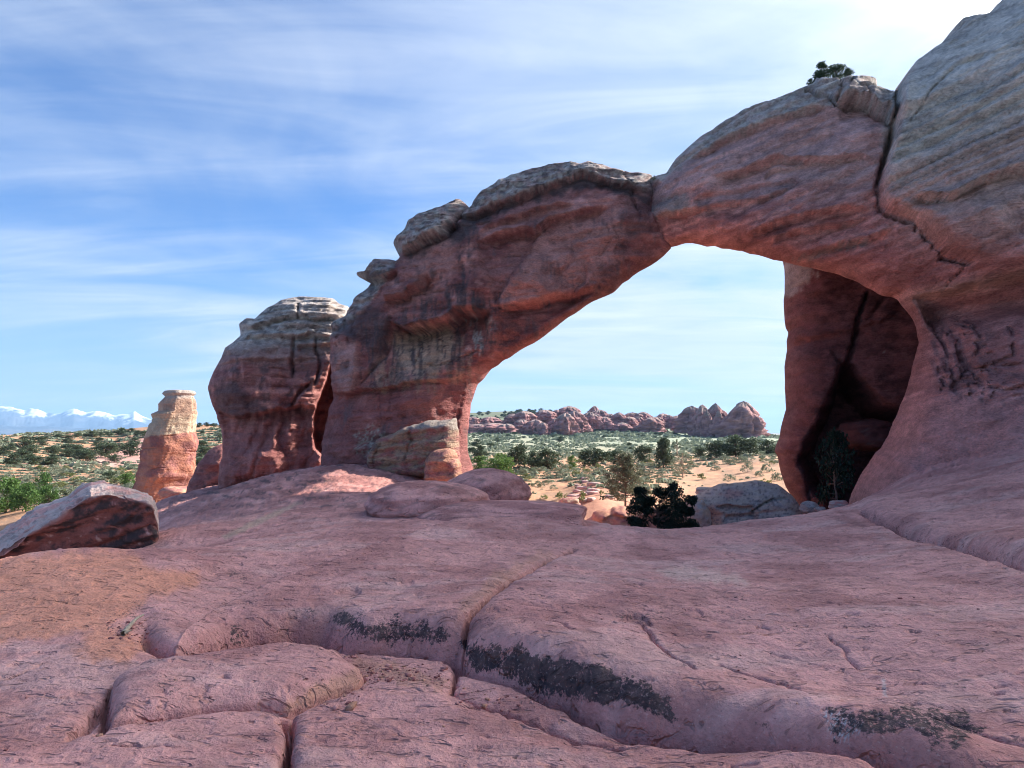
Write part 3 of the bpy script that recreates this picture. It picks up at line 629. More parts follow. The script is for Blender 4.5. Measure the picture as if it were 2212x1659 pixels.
CRACKS = [  # (layout points, level, half width m, depth m)
    ([(1240, 1180), (1190, 1205), (1130, 1245), (1060, 1300), (1010, 1350), (985, 1390), (977, 1421)], .22, .016, .10),
    ([(1860, 1103), (1900, 1118), (1960, 1145), (2030, 1172), (2100, 1207), (2160, 1237), (2240, 1275), (2500, 1380)], .25, .05, .13),
    ([(980, 1500), (1030, 1520), (1106, 1544), (1251, 1592), (1330, 1604)], .02, .03, .14),
    ([(624, 1555), (700, 1522), (742, 1507), (790, 1490)], .02, .014, .07), ([(618, 1562), (627, 1600), (614, 1660)], .05, .007, .06),
    ([(230, 1528), (200, 1560), (165, 1595), (150, 1625)], .04, .02, .05), ([(240, 1525), (232, 1550), (226, 1590), (212, 1615)], .04, .02, .06),
    ([(18, 1484), (60, 1470), (95, 1455)], .06, .007, .03), ([(240, 1625), (290, 1622), (350, 1618), (372, 1622)], .08, .008, .03),
    ([(1340, 1348), (1362, 1343), (1388, 1350), (1400, 1372), (1425, 1392), (1470, 1415), (1500, 1440)], .25, .013, .03),
    ([(1180, 1357), (1212, 1362), (1235, 1378)], .25, .01, .02), ([(1665, 1395), (1700, 1400), (1740, 1410)], .25, .012, .02), ([(1785, 1375), (1820, 1395), (1850, 1428)], .25, .01, .02),
    ([(1840, 1590), (1880, 1592), (1950, 1598), (2050, 1602), (2130, 1640), (2212, 1665)], .12, .03, .06), ([(1560, 1690), (1580, 1650), (1640, 1660)], .1, .01, .02),
    ([(1550, 1430), (1620, 1450), (1680, 1465), (1710, 1480), (1755, 1515)], .22, .012, .03),
]
FLAKES = [(750, 1290, 28, 12), (876, 1272, 18, 8), (1064, 1350, 14, 10), (1380, 1365, 30, 16), (1500, 1345, 20, 9), (1650, 1372, 15, 8), (1560, 1290, 10, 4), (1840, 1360, 16, 5), (1365, 1275, 20, 10), (480, 1455, 12, 6), (440, 1470, 10, 5), (30, 1413, 16, 6), (445, 1495, 10, 4), (1660, 1640, 20, 6)]
rs = np.random.RandomState(21)
for _ in range(330):
    y = 1120 + 540 * rs.rand() ** 1.15; FLAKES.append((rs.uniform(-20, 2230), y, rs.uniform(4, 13) * (y - 900) / 450, rs.uniform(1.5, 4.0) * (y - 900) / 450))

EDGEPOLY = np.concatenate([EDGE, [[40, 1], [40, 60], [EDGE[0][0], 60]]])
def ledge_raise(x, y, tr=1.0):
    """height of the two upper slabs above the floor in front of them"""
    k = (y < 11) & (y > .2); r = np.zeros(x.shape)
    if k.any():
        xx, yy = x[k], y[k]; w = .05 * fbm(xx * 2.5, yy * 2.5, 2, 3)
        d, s, t, _, _ = seg_dist(xx, yy, EDGE)
        d = d * np.where(inside(xx, yy, EDGEPOLY), 1, -1) + w
        amp = np.interp(t, [0, .05, .12, .2, .32, .5, .8, 1], [0, .04, .08, .14, .24, .29, .31, .31])
        wd = np.interp(t, [0, .2, .45, .7, 1], [.2, .24, .30, .38, .42])
        e = np.clip(d / wd, 0, 1); prof = np.clip(1 - (1 - e) ** 2.5, 0, 1)
        r[k] = amp * (prof * np.exp(-np.clip(d, 0, 9) / 8) ) - tr * .16 * np.exp(-((d + .010) / .045) ** 2) * sstep(.1, .25, t)
    return r
def slab_raise(x, y, tr=1.0):
    r = np.zeros(x.shape)
    for poly, h, w in SLABS.values():
        k = near(x, y, poly, .3)
        if k.any():
            d = sdist(x[k], y[k], poly) + .02 * fbm(x[k] * 4, y[k] * 4, 3, 3); e = np.clip(d / w, 0, 1)
            r[k] += h * np.sqrt(np.clip(1 - (1 - e) ** 2, 0, 1)) - tr * .07 * np.exp(-(d / .014) ** 2)
    # the slab beyond the crack on the right stands a little higher
    c = flat([(1860, 1103), (1960, 1145), (2100, 1207), (2240, 1275), (2700, 1480)], .25); c2 = np.concatenate([c, [[30, 4], [30, 22], [10.5, 22]]])
    k = near(x, y, c2, .5)
    if k.any(): r[k] += .10 * sstep(-.05, .3, sdist(x[k], y[k], c2)) * sstep(1.5, .4, seg_dist(x[k], y[k], c)[0] / 3)
    return r

CP_PX = [(0, 1659, 3.3), (600, 1659, 3.42), (1100, 1659, 3.5), (850, 1450, 4.9), (720, 1378, 5.6), (980, 1428, 5.1), (1250, 1548, 4.1), (1480, 1620, 3.7),
         (1400, 1300, 5.7), (1400, 1155, 14), (1400, 1220, 8.4), (2212, 1300, 5.5), (2212, 1120, 9.5), (2212, 990, 16), (1860, 1085, 15), (1860, 1300, 5.6), (1700, 1115, 14.2), (1550, 1139, 14), (2040, 1040, 15.5), (2212, 1659, 3.0), (1900, 1659, 3.2), (1900, 1520, 3.8), (1900, 1220, 7.6), (2212, 1450, 4.0), (1650, 1420, 4.6),
         (850, 1300, 5.9), (1050, 1200, 8), (1130, 1100, 13), (1240, 1122, 13.2), (700, 1200, 8.5), (700, 1100, 15), (850, 1050, 22), (850, 1015, 30), (1000, 1032, 28), (600, 1080, 19), (500, 1060, 30), (500, 1150, 12), (400, 1092, 22), (350, 1082, 30), (380, 1160, 12), (345, 1203, 9.5), (430, 1242, 7.4), (600, 1300, 6), (500, 1350, 5.5), (990, 1110, 13), (800, 1115, 12.5), (720, 1010, 33), (640, 1035, 33),
         (150, 1187, 8), (0, 1225, 7), (300, 1215, 7.5), (150, 1300, 5.9), (50, 1400, 5), (300, 1392, 5.1), (420, 1232, 7.4), (500, 1450, 4.4), (100, 1520, 4.1), (470, 1051, 36), (600, 1042, 35)]
CP_Z = [(150, 10, -.7), (100, 14, -1.7), (0, 20, -3.4), (345, 13, -.25), (1400, 15.3, -.95), (1300, 15.2, -.85), (1500, 15.3, -.75), (1400, 17, -2.2), (1500, 17, -1.9), (1250, 20, -2.8), (1110, 17, -.25), (1200, 18, -1.7), (1040, 34, -2.4), (1300, 24, -4.6), (1500, 24, -4), (1700, 18, -.9), (1700, 24, -2.4), (1850, 20, -.4), (2000, 20, .7), (2212, 20, 1.4), (2600, 6, .7), (2600, 12, 1.6), (2600, 18, 2.2),
        (-400, 5, -.1), (-400, 8, -.5), (-400, 15, -3), (1100, 1.5, .05), (0, 1.5, .1), (2212, 1.5, .2), (300, 38, -3.4), (100, 30, -5), (-300, 30, -6), (1040, 42, -5), (700, 44, -4), (1500, 34, -6), (1900, 30, -2)]
def build_fit():
    P = [at(*p) for p in CP_PX]; Q = np.array([(p[0], p[1]) for p in P]); Zv = np.array([p[2] for p in P])
    Zv = Zv - ledge_raise(Q[:, 0], Q[:, 1], 0) - slab_raise(Q[:, 0], Q[:, 1], 0)
    Q2 = np.array([((px - CX) / F * y, y) for px, y, z in CP_Z]); Z2 = np.array([z for _, _, z in CP_Z])
    return tps_fit(np.concatenate([Q, Q2]), np.concatenate([Zv, Z2]), .006)
GFIT = build_fit()
def ground_base(x, y): return tps_eval(GFIT, x, y)
def ground_full(x, y):
    z = ground_base(x, y) + ledge_raise(x, y) + slab_raise(x, y)
    g = np.clip(y / 12, .35, 1.6)
    z = z + .045 * g * fbm(x / 1.7, y / 1.7, 1.0, 4) + .014 * fbm(x * 2.2, y * 3.0, 2.0, 4, .55)
    # thin exfoliation sheets
    sh = fbm(x * .55 + .3 * y, y * 1.1, 5.0, 4, .55) * 3.2; st = sh - np.floor(sh)
    z = z + .015 * np.clip(y / 8, .5, 3) * (sstep(0, .10, st) - st)
    sh = fbm(x * 1.3 - .4 * y, y * 2.3, 15.0, 4, .6) * 2.2; st = sh - np.floor(sh)
    z = z + .007 * np.clip(y / 8, .6, 3) * (sstep(0, .08, st) - st) * sstep(-.2, .3, fbm(x * .4, y * .4, 12, 2))
    pit = perlin(x * 4.5 + .8 * y, y * 9, 3.0); z = z - .007 * np.clip(y / 6, .7, 3) * sstep(.28, .45, pit)
    for pts, lv, w, dep in CRACKS:
        xy = flat(pts, lv); k = near(x, y, xy, .4)
        if k.any():
            xx = x[k] + .025 * fbm(x[k] * 7, y[k] * 7, 1, 3); yy = y[k] + .03 * fbm(x[k] * 7, y[k] * 7, 6, 3)
            d, s, t, _, _ = seg_dist(xx, yy, xy); ww = w * (.5 + .6 * np.sin(np.pi * np.clip(t, .08, .92)))
            z[k] -= 1.5 * dep * np.exp(-(d / (1.25 * ww)) ** 2) + .3 * dep * np.exp(-(d / (5 * ww)) ** 2)
    for cx, cy, a, b in FLAKES:
        c = flat([(cx, cy), (cx + a, cy), (cx, cy - b)], .2); X0, Y0 = c[0]; ra = abs(c[1][0] - X0); rb = abs(c[2][1] - Y0)
        k = (np.abs(x - X0) < 2 * ra) & (np.abs(y - Y0) < 2 * rb)
        if k.any():
            u = (x[k] - X0) / ra; v = (y[k] - Y0) / rb; r = np.sqrt(u * u + v * v) + .15 * fbm(u * 2, v * 2, cx, 2)
            up = sstep(-.5, .5, v + .3 * u); z[k] -= min(.055, .22 * ra + .008) * (sstep(1.0, .92, r) * up * np.clip(.35 + .75 * r, 0, 1))
    return z

def build_ground():
    cols = np.concatenate([np.arange(-700, -40, 22), np.arange(-40, 2255, 3.0), np.arange(2255, 3000, 22)])
    rows = np.concatenate([np.arange(2600, 1700, -14.), np.arange(1700, 1340, -1.3), np.arange(1340, 1060, -2.2), np.arange(1060, 973, -1.0)])
    Y = (CAMZ) * F / (rows - 935)
    U, YY = np.meshgrid((cols - CX) / F, Y); X = U * YY
    Z = ground_full(X.ravel(), YY.ravel()).reshape(X.shape)
    V = np.stack([X, YY, Z], -1); px, py = proj(V)
    n = fbm(X / 1.3, YY / 1.3, 3, 5, .6); n2 = fbm(X * 6, YY * 6, 5, 3, .6); n3 = fbm(px / 60, py / 14, 2, 4, .6)
    c = lerp3(np.broadcast_to(PINK, X.shape + (3,)), RED * 1.12, sstep(-.3, .5, n) * .8)
    c = lerp3(c, np.array([.74, .45, .39]), .45 * sstep(.1, .7, fbm(X / 2.1, YY / .8, 9, 5, .6)))
    c = lerp3(c, np.array([.76, .32, .20]), .9 * patch(px, py, [(-100, 1215), (60, 1195), (200, 1185), (300, 1205), (430, 1235), (420, 1262), (330, 1290), (260, 1350), (310, 1390), (280, 1425), (120, 1420), (200, 1360), (-100, 1400)], 16, 22, 60))  # orange rock, with the sun's warmth on the mound put into the colour
    c = lerp3(c, ORANGE * 1.05, .7 * patch(px, py, [(700, 1515), (770, 1490), (788, 1470), (770, 1450), (680, 1480), (600, 1540)], 12, 10, 30))
    c = lerp3(c, ORANGE, .5 * patch(px, py, [(985, 1340), (1060, 1280), (1130, 1230), (1190, 1195), (1170, 1190), (1080, 1230), (1000, 1300)], 10, 9, 30))
    c = lerp3(c, ORANGE * .9, .6 * patch(px, py, [(760, 1420), (850, 1430), (960, 1470), (950, 1490), (860, 1475), (780, 1450)], 8, 12, 20))
    up = sstep(1160, 1060, py) * sstep(1000, 700, px)
    c = lerp3(c, RED * .85, .7 * up * sstep(-.4, .3, n3)); c = lerp3(c, DARK * 1.5, .75 * up * sstep(.2, .6, fbm(px / 34, py / 9, 7, 5, .65)))
    c = lerp3(c, TAN * 1.1, .7 * patch(px, py, [(480, 1158), (560, 1118), (640, 1085), (655, 1085), (570, 1128), (490, 1165)], 3, 3, 12))
    pal = patch(px, py, [(1420, 1232), (1480, 1222), (1600, 1245), (1620, 1262), (1520, 1258), (1440, 1248)], 8, 8, 20)
    c = lerp3(c, np.array([.80, .56, .45]), .5 * pal)
    sp = fbm(px / 5.5, py / 4.2, 3, 4, .7); sp2 = fbm(px / 30, py / 12, 5, 3, .6)
    lich = np.zeros(X.shape)
    for pts, k in (([(690, 1330), (760, 1325), (860, 1340), (985, 1362), (960, 1400), (890, 1395), (790, 1370), (720, 1365)], .95), ([(985, 1392), (1100, 1402), (1250, 1428), (1340, 1455), (1415, 1480), (1482, 1570), (1440, 1560), (1380, 1530), (1250, 1520), (1150, 1485), (1020, 1440)], 1.1),
                   ([(1780, 1525), (1850, 1535), (1950, 1520), (2080, 1530), (2130, 1590), (2060, 1605), (1960, 1580), (1850, 1585), (1800, 1600)], .85), ([(460, 1395), (500, 1355), (530, 1360), (520, 1385), (470, 1405)], .7), ([(480, 1245), (530, 1225), (560, 1240), (510, 1262)], .5), ([(600, 1290), (690, 1330), (720, 1370), (650, 1345)], .5),
                   ([(1680, 1660), (1715, 1640), (1730, 1680)], .7), ([(205, 1600), (230, 1590), (228, 1625)], .6), ([(2000, 1610), (2212, 1640), (2212, 1690), (2050, 1640)], .4)):
        m = patch(px, py, pts, 16, 20, 44, 0., 2); lich = np.maximum(lich, k * m)
    lich = np.maximum(lich, .38 * sstep(.1, .6, fbm(px / 120, py / 50, 8, 3)) * sstep(1150, 1250, py))
    wl = patch(px, py, [(1775, 1530), (1820, 1540), (1870, 1570), (1850, 1590), (1800, 1600)], 9, 8, 14) * sstep(.1, .3, fbm(px / 6, py / 5, 11, 3, .6))
    wl = np.maximum(wl, .5 * patch(px, py, [(1905, 1465), (1912, 1468), (1916, 1505), (1908, 1505)], 3, 3, 6))
    c = lerp3(c, np.array([.60, .60, .58]), wl * .85)
    c = c * (1 + .10 * np.tanh(n2))[..., None]
    # slabs split along their joints
    xm, ym = X.ravel(), YY.ravel(); lab = np.zeros(xm.shape, int)
    d, s, t, _, _ = seg_dist(xm, ym, EDGE); up_side = inside(xm, ym, EDGEPOLY) | (ym > 9)
    joint = np.concatenate([flat([(977, 1421), (985, 1390), (1010, 1350), (1060, 1300), (1130, 1245), (1190, 1205), (1240, 1180)], .22), [[1.6, 14], [2.5, 20], [4, 46]]])
    ds, ss, ts, _, _ = seg_dist(xm, ym, joint); leftside = ss > 0
    m = np.concatenate([flat([(-300, 1420), (120, 1422), (280, 1425), (310, 1395), (250, 1355), (330, 1290), (430, 1250), (430, 1235)], .1), [[-3.6, 9.0], [-9, 9], [-9, 6]]])
    lab[up_side & leftside] = 1; lab[up_side & ~leftside] = 2
    far = np.concatenate([flat([(1860, 1103), (1900, 1118), (1960, 1145), (2100, 1207), (2240, 1275), (2700, 1480)], .25), [[40, 4], [40, 30], [10.5, 30]]])
    lab[inside(xm, ym, far)] = 3; lab[inside(xm, ym, m)] = 4
    for i, k in enumerate(('L1', 'L3', 'L2')): lab[inside(xm, ym, SLABS[k][0])] = 5 + i
    lab = lab.reshape(X.shape); H, W = X.shape
    idx = np.arange(H * W).reshape(H, W); Q = np.stack([idx[:-1, :-1], idx[:-1, 1:], idx[1:, 1:], idx[1:, :-1]], -1).reshape(-1, 4); ql = lab[:-1, :-1].ravel()
    Vf, Cf, Lf = V.reshape(-1, 3), c.reshape(-1, 3), np.clip(lich, 0, 1.1).ravel()
    root = tag(empty('slickrock_ground'), kind='structure')
    names = {0: None, 1: 'broad slab left of the long diagonal crack', 2: 'largest slab with the black lichen band, right of the diagonal crack', 3: 'slab beyond the dark crack at the right edge', 4: 'orange mound at the left edge below the big boulder',
             5: 'rounded low slab at lower left with orange end', 6: 'slab in the bottom left corner', 7: 'slab along the bottom edge in the middle'}
    for k, lb in names.items():
        q = Q[ql == k]; keep = np.unique(q); rm = -np.ones(len(Vf), int); rm[keep] = np.arange(len(keep))
        o = mesh_obj('rock_slab', Vf[keep], rm[q], M['ground'], Cf[keep], parent=root, alpha=Lf[keep])
        o['label'] = lb or 'lower rock floor between the slabs'
build_ground()

# ------------------------------------------------------------------ the valley, out to the horizon
VP = [(1350, 1092, 38), (1310, 1135, 27), (1200, 1062, 45), (1110, 1055, 45), (1290, 1045, 42), (1500, 1042, 58), (1650, 1022, 60), (1500, 1000, 92), (1650, 990, 85), (1200, 1000, 80), (1050, 1000, 80), (1300, 965, 180), (1300, 945, 400), (1500, 945, 400), (1640, 940, 600), (1640, 955, 220), (1100, 941, 430), (1030, 940, 440), (1030, 934, 520), (1200, 938, 500), (1030, 893, 700), (1150, 890, 700), (1260, 900, 740), (1480, 928, 720),
      (60, 1112, 45), (0, 1062, 68), (200, 1030, 72), (300, 1042, 65), (100, 1010, 95), (250, 1000, 105), (150, 975, 140), (250, 950, 170), (300, 922, 215), (430, 917, 215), (200, 931, 215), (100, 939, 220), (0, 947, 220), (450, 1000, 100)]
VZ = [(0, 420, -34), (200, 420, -22), (400, 440, -14), (300, 1000, -85), (0, 1000, -95), (600, 1000, -20), (2600, 100, -2), (2600, 500, 0), (2000, 60, -1), (-500, 60, -5), (-500, 200, -5), (-500, 420, -36), (800, 100, -2.5), (800, 300, 1), (850, 600, 12), (0, 3000, -85), (400, 5000, -85), (300, 12500, -90), (-600, 12500, -90), (1400, 1600, -3), (1106, 5000, -12), (1106, 12500, -14), (2212, 1500, 0), (2212, 5000, -6), (2800, 12500, -14),
      (1400, 20, -4.6), (1500, 26, -3.8), (300, 20, -6), (2200, 20, -3), (800, 20, -4), (1650, 26, -2.9), (1000, 36, -3.6), (500, 40, -4.2), (800, 40, -3.6), (1250, 30, -3.6), (-700, 20, -7), (2800, 20, -4), (1850, 34, -1.6)]
def vuv(x, y): return 3.2 * x / y, np.log(y)
def build_vfit():
    A = np.array([at(*p) for p in VP]); B = np.array([((px - CX) / F * y, y, z) for px, y, z in VZ]); A = np.concatenate([A, B])
    u, v = vuv(A[:, 0], A[:, 1]); return tps_fit(np.stack([u, v], -1), A[:, 2], .01)
VFIT = build_vfit()
def valley(x, y):
    u, v = vuv(x, y); z = tps_eval(VFIT, u, v)
    k = np.clip(y / 100, .25, 6)
    return z + .22 * k * fbm(x / (9 * k), y / (9 * k), 3, 3) + .10 * fbm(x / 2.2, y / 3.1, 7, 3) * sstep(200, 60, y)
def pick(px, py, y0=24, y1=900, N=240):
    """where the ray through a layout point meets the valley"""
    px = np.atleast_1d(np.asarray(px, float)); py = np.atleast_1d(np.asarray(py, float)); a, b = ray(px, py)
    Ys = np.exp(np.linspace(math.log(y0), math.log(y1), N)); X = a[:, None] * Ys; D = CAMZ + b[:, None] * Ys - valley(X, Ys[None] + 0 * X)
    hit = D <= 0; i = np.where(hit.any(1), hit.argmax(1), N - 1); Y = Ys[i]
    return np.stack([a * Y, Y, valley(a * Y, Y)], -1), hit.any(1)

SAND = np.array([.50, .265, .15]); SOIL = np.array([.40, .235, .145]); SAGEGROUND = np.array([.30, .325, .225])
def build_valley():
    cols = np.concatenate([np.arange(-1000, -30, 40), np.arange(-30, 520, 3.5), np.arange(520, 980, 16), np.arange(980, 1740, 3.0), np.arange(1740, 3100, 40)])
    Y = np.concatenate([np.exp(np.linspace(math.log(15), math.log(900), 330)), np.exp(np.linspace(math.log(930), math.log(12600), 50))])
    U, YY = np.meshgrid((cols - CX) / F, Y); X = U * YY; Z = valley(X, YY); V = np.stack([X, YY, Z], -1); px, py = proj(V)
    n = fbm(px / 40, py / 9, 3, 4, .6); n2 = fbm(px / 9, py / 3.5, 6, 3, .6)
    c = lerp3(np.broadcast_to(SOIL, X.shape + (3,)), SAND, sstep(-.3, .4, n))
    far = sstep(1000, 965, py + 10 * n) * sstep(600, 800, px)
    c = lerp3(c, SAGEGROUND, far * .85); c = lerp3(c, np.array([.31, .345, .235]), .9 * sstep(962, 950, py + 7 * n) * sstep(1150, 1300, px))
    c = lerp3(c, SAGEGROUND, .5 * sstep(200, 500, YY)); c = lerp3(c, np.array([.13, .15, .09]), .8 * sstep(560, 640, YY) * sstep(1500, 900, YY) * sstep(1300, 1150, px))
    bank = patch(px, py, [(1235, 1052), (1290, 1035), (1345, 1020), (1370, 1060), (1375, 1140), (1270, 1140), (1255, 1090)], 8, 10, 20)
    c = lerp3(c, ORANGE * .85, bank * .9)
    for pts in ([(185, 992), (230, 972), (262, 960), (320, 945), (335, 1000), (240, 1008)], [(300, 938), (360, 935), (350, 960), (305, 955)], [(30, 1005), (60, 995), (72, 1006), (50, 1012)], [(95, 998), (135, 995), (190, 1000), (170, 1008), (100, 1006)], [(1012, 985), (1040, 985), (1040, 1008), (1010, 1008)]):
        c = lerp3(c, np.array([.60, .34, .27]), .95 * patch(px, py, pts, 3, 6, 14))
    d_far = sstep(1500, 5000, YY); c = lerp3(c, np.array([.36, .25, .20]), d_far * .8)
    c = c * (1 + .12 * np.tanh(n2))[..., None]
    H, W = X.shape; idx = np.arange(H * W).reshape(H, W); Q = np.stack([idx[:-1, :-1], idx[:-1, 1:], idx[1:, 1:], idx[1:, :-1]], -1).reshape(-1, 4)
    tag(mesh_obj('valley_ground', V.reshape(-1, 3), Q, M['soil'], c.reshape(-1, 3)), kind='structure')
build_valley()

def mountains(name, sky, Y0, Y1, base, snow, seed):
    xs = np.arange(-420, 720, 2.5); sk = np.interp(xs, [p[0] for p in sky], [p[1] for p in sky])
    R = np.linspace(0, 1.35, 46); a, b = ray(xs, sk); Yc = Y1
    zc = CAMZ + b * Yc
    XX = ((xs - CX) / F)[None] * (Y0 + (Y1 - Y0) * R)[:, None]; YY = (Y0 + (Y1 - Y0) * R)[:, None] + 0 * XX
    rr = R[:, None]; n = fbm(XX / 700, YY / 900, seed, 5, .55); rid = 1 - np.abs(fbm(XX / 420, YY / 1300, seed + 4, 4, .55))
    h = np.where(rr <= 1, rr ** 1.25, np.clip(1 - (rr - 1) * 2.2, 0, 1))
    Z = base + (zc[None] - base) * np.clip(h + .22 * (rid - .75) * h * (1 - h) * 3 + .05 * n * h * (1 - h) * 4, -.02, 1.02) + 14 * fbm(XX / 160, YY / 160, seed, 3) * h
    c = lerp3(np.broadcast_to(np.array([.05, .075, .11]), XX.shape + (3,)), np.array([.11, .12, .14]), sstep(-.2, .5, n))  # bluish tint puts some of the distant air's haze into the colour
    if snow is not None:
        px, py = proj(np.stack([XX, YY, Z], -1)); sl = np.interp(px, [p[0] for p in snow], [p[1] for p in snow])
        m = sstep(4, -4, py - sl + 10 * fbm(XX / 180, YY / 420, seed + 7, 4, .65)); c = lerp3(c, np.array([.88, .89, .92]), m)
    H, W = XX.shape; idx = np.arange(H * W).reshape(H, W); Q = np.stack([idx[:-1, :-1], idx[:-1, 1:], idx[1:, 1:], idx[1:, :-1]], -1).reshape(-1, 4)
    tag(mesh_obj(name, np.stack([XX, YY, Z], -1).reshape(-1, 3), Q, M['plain'], c.reshape(-1, 3)), kind='structure')
def plain_mat():
    m = bpy.data.materials.new('mountain_rock'); m.use_nodes = True; t = NT(m.node_tree); b = t.n['Principled BSDF']; b.inputs['Roughness'].default_value = .95
    t.l.new(t.new('ShaderNodeAttribute', attribute_name='Col').outputs['Color'], b.inputs['Base Color']); return m
M['plain'] = plain_mat()
SKY1 = [(-420, 886), (-150, 880), (0, 877), (28, 879), (40, 882), (54, 886), (67, 881), (81, 882), (100, 892), (114, 893), (133, 892), (147, 885), (160, 881), (177, 886), (186, 890), (205, 887), (219, 889), (233, 891), (249, 897), (268, 894), (281, 893), (291, 888), (302, 895), (314, 901), (330, 907), (380, 922), (460, 938), (720, 946)]
mountains('mountains', SKY1, 8600, 11500, -90, [(-420, 884), (0, 884), (30, 888), (45, 893), (60, 897), (95, 899), (105, 893), (130, 893), (150, 895), (190, 896), (220, 899), (250, 902), (300, 908), (330, 908), (345, 900), (720, 900)], 3.0)
SKY2 = [(-420, 925), (0, 918), (60, 922), (110, 919), (160, 926), (230, 925), (290, 931), (350, 936), (450, 943), (720, 948)]
mountains('foothills', SKY2, 5200, 7600, -88, None, 8.0)

# ------------------------------------------------------------------ rounded rocks
def grid_faces(H, W, wrap=True):
    idx = np.arange(H * W).reshape(H, W); nx = np.roll(idx, -1, 1) if wrap else idx[:, 1:]; a = idx if wrap else idx[:, :-1]
    return np.stack([a[:-1], nx[:-1], nx[1:], a[1:]], -1).reshape(-1, 4)
def blob(name, c, ax, seed, cols, mat, rotz=0.0, noise=.12, sx=2.4, cut=None, strat_=.03, H=40, W=64, tilt=0.0, parent=None, nf=1.0):
    """a weathered boulder: a super-ellipsoid with bedding and lumps"""
    th = np.linspace(-math.pi / 2, math.pi / 2, H)[:, None]; ph = np.linspace(0, 2 * math.pi, W, endpoint=False)[None]
    e = 2 / sx; pw_ = lambda q: np.sign(q) * np.abs(q) ** e
    x = pw_(np.cos(th)) * pw_(np.cos(ph)); y = pw_(np.cos(th)) * pw_(np.sin(ph)); z = pw_(np.sin(th)) + 0 * ph
    k = 1 + noise * fbm(x * 1.4 * nf + seed, y * 1.4 * nf, z * 1.4 * nf + seed, 5, .5); x, y, z = x * k * ax[0], y * k * ax[1], z * k * ax[2]
    s = strata(x * .4 + seed, z * (1.6 / max(ax[2], .05)) / 1.6, strat_, 3.0, seed); x, y = x * (1 + s), y * (1 + s)
    if cut is not None: x = np.minimum(x, cut + .06 * ax[0] * fbm(y / ax[1] * 2, z / ax[2] * 2, seed, 3))
    n = fbm(x / ax[0] * 2, y / ax[1] * 2, z / ax[2] * 3 + seed, 4, .6)
    col = lerp3(np.broadcast_to(cols[0], n.shape + (3,)), cols[1], sstep(-.35, .4, n))
    col = lerp3(col, DARK * 1.6, .5 * sstep(.35, .8, fbm(x / ax[0] * 4, y / ax[1] * 4, z / ax[2] * 4 + seed * 2, 4, .6)))
    ct, st = math.cos(tilt), math.sin(tilt); x, z = x * ct - z * st, x * st + z * ct
    cr, sr = math.cos(rotz), math.sin(rotz)
    V = np.stack([x * cr - y * sr, x * sr + y * cr, z], -1)
    o = mesh_obj(name, V.reshape(-1, 3), grid_faces(H, W), mat, col.reshape(-1, 3), parent=parent); o.location = c; return o
def on_rock(px, py, Y): p = at(px, py, Y); return p

o = blob('domed_boulder', at(925, 1092, 13.0), (1.2, .95, .46), 3.1, (PINK, RED), M['ground'], .1, .07, 2.1); tag(o, 'nearer of two low domed boulders below the left pier, dark crevice under it', 'boulder')
o = blob('domed_boulder', at(1046, 1072, 15.8), (1.05, 1.1, .62), 5.4, (PINK * .95, RED), M['ground'], -.15, .07, 2.2, tilt=.08); tag(o, 'rounded red boulder behind the nearer domed one, facing the valley', 'boulder')
o = blob('broken_slab', at(1105, 1130, 12.3), (1.75, 1.1, .40), 7.7, (PINK * 1.02, RED * 1.1), M['ground'], -.1, .06, 2.6, cut=1.32); tag(o, 'flat pink slab with a broken dark end, in front of the domed boulders', 'slab')

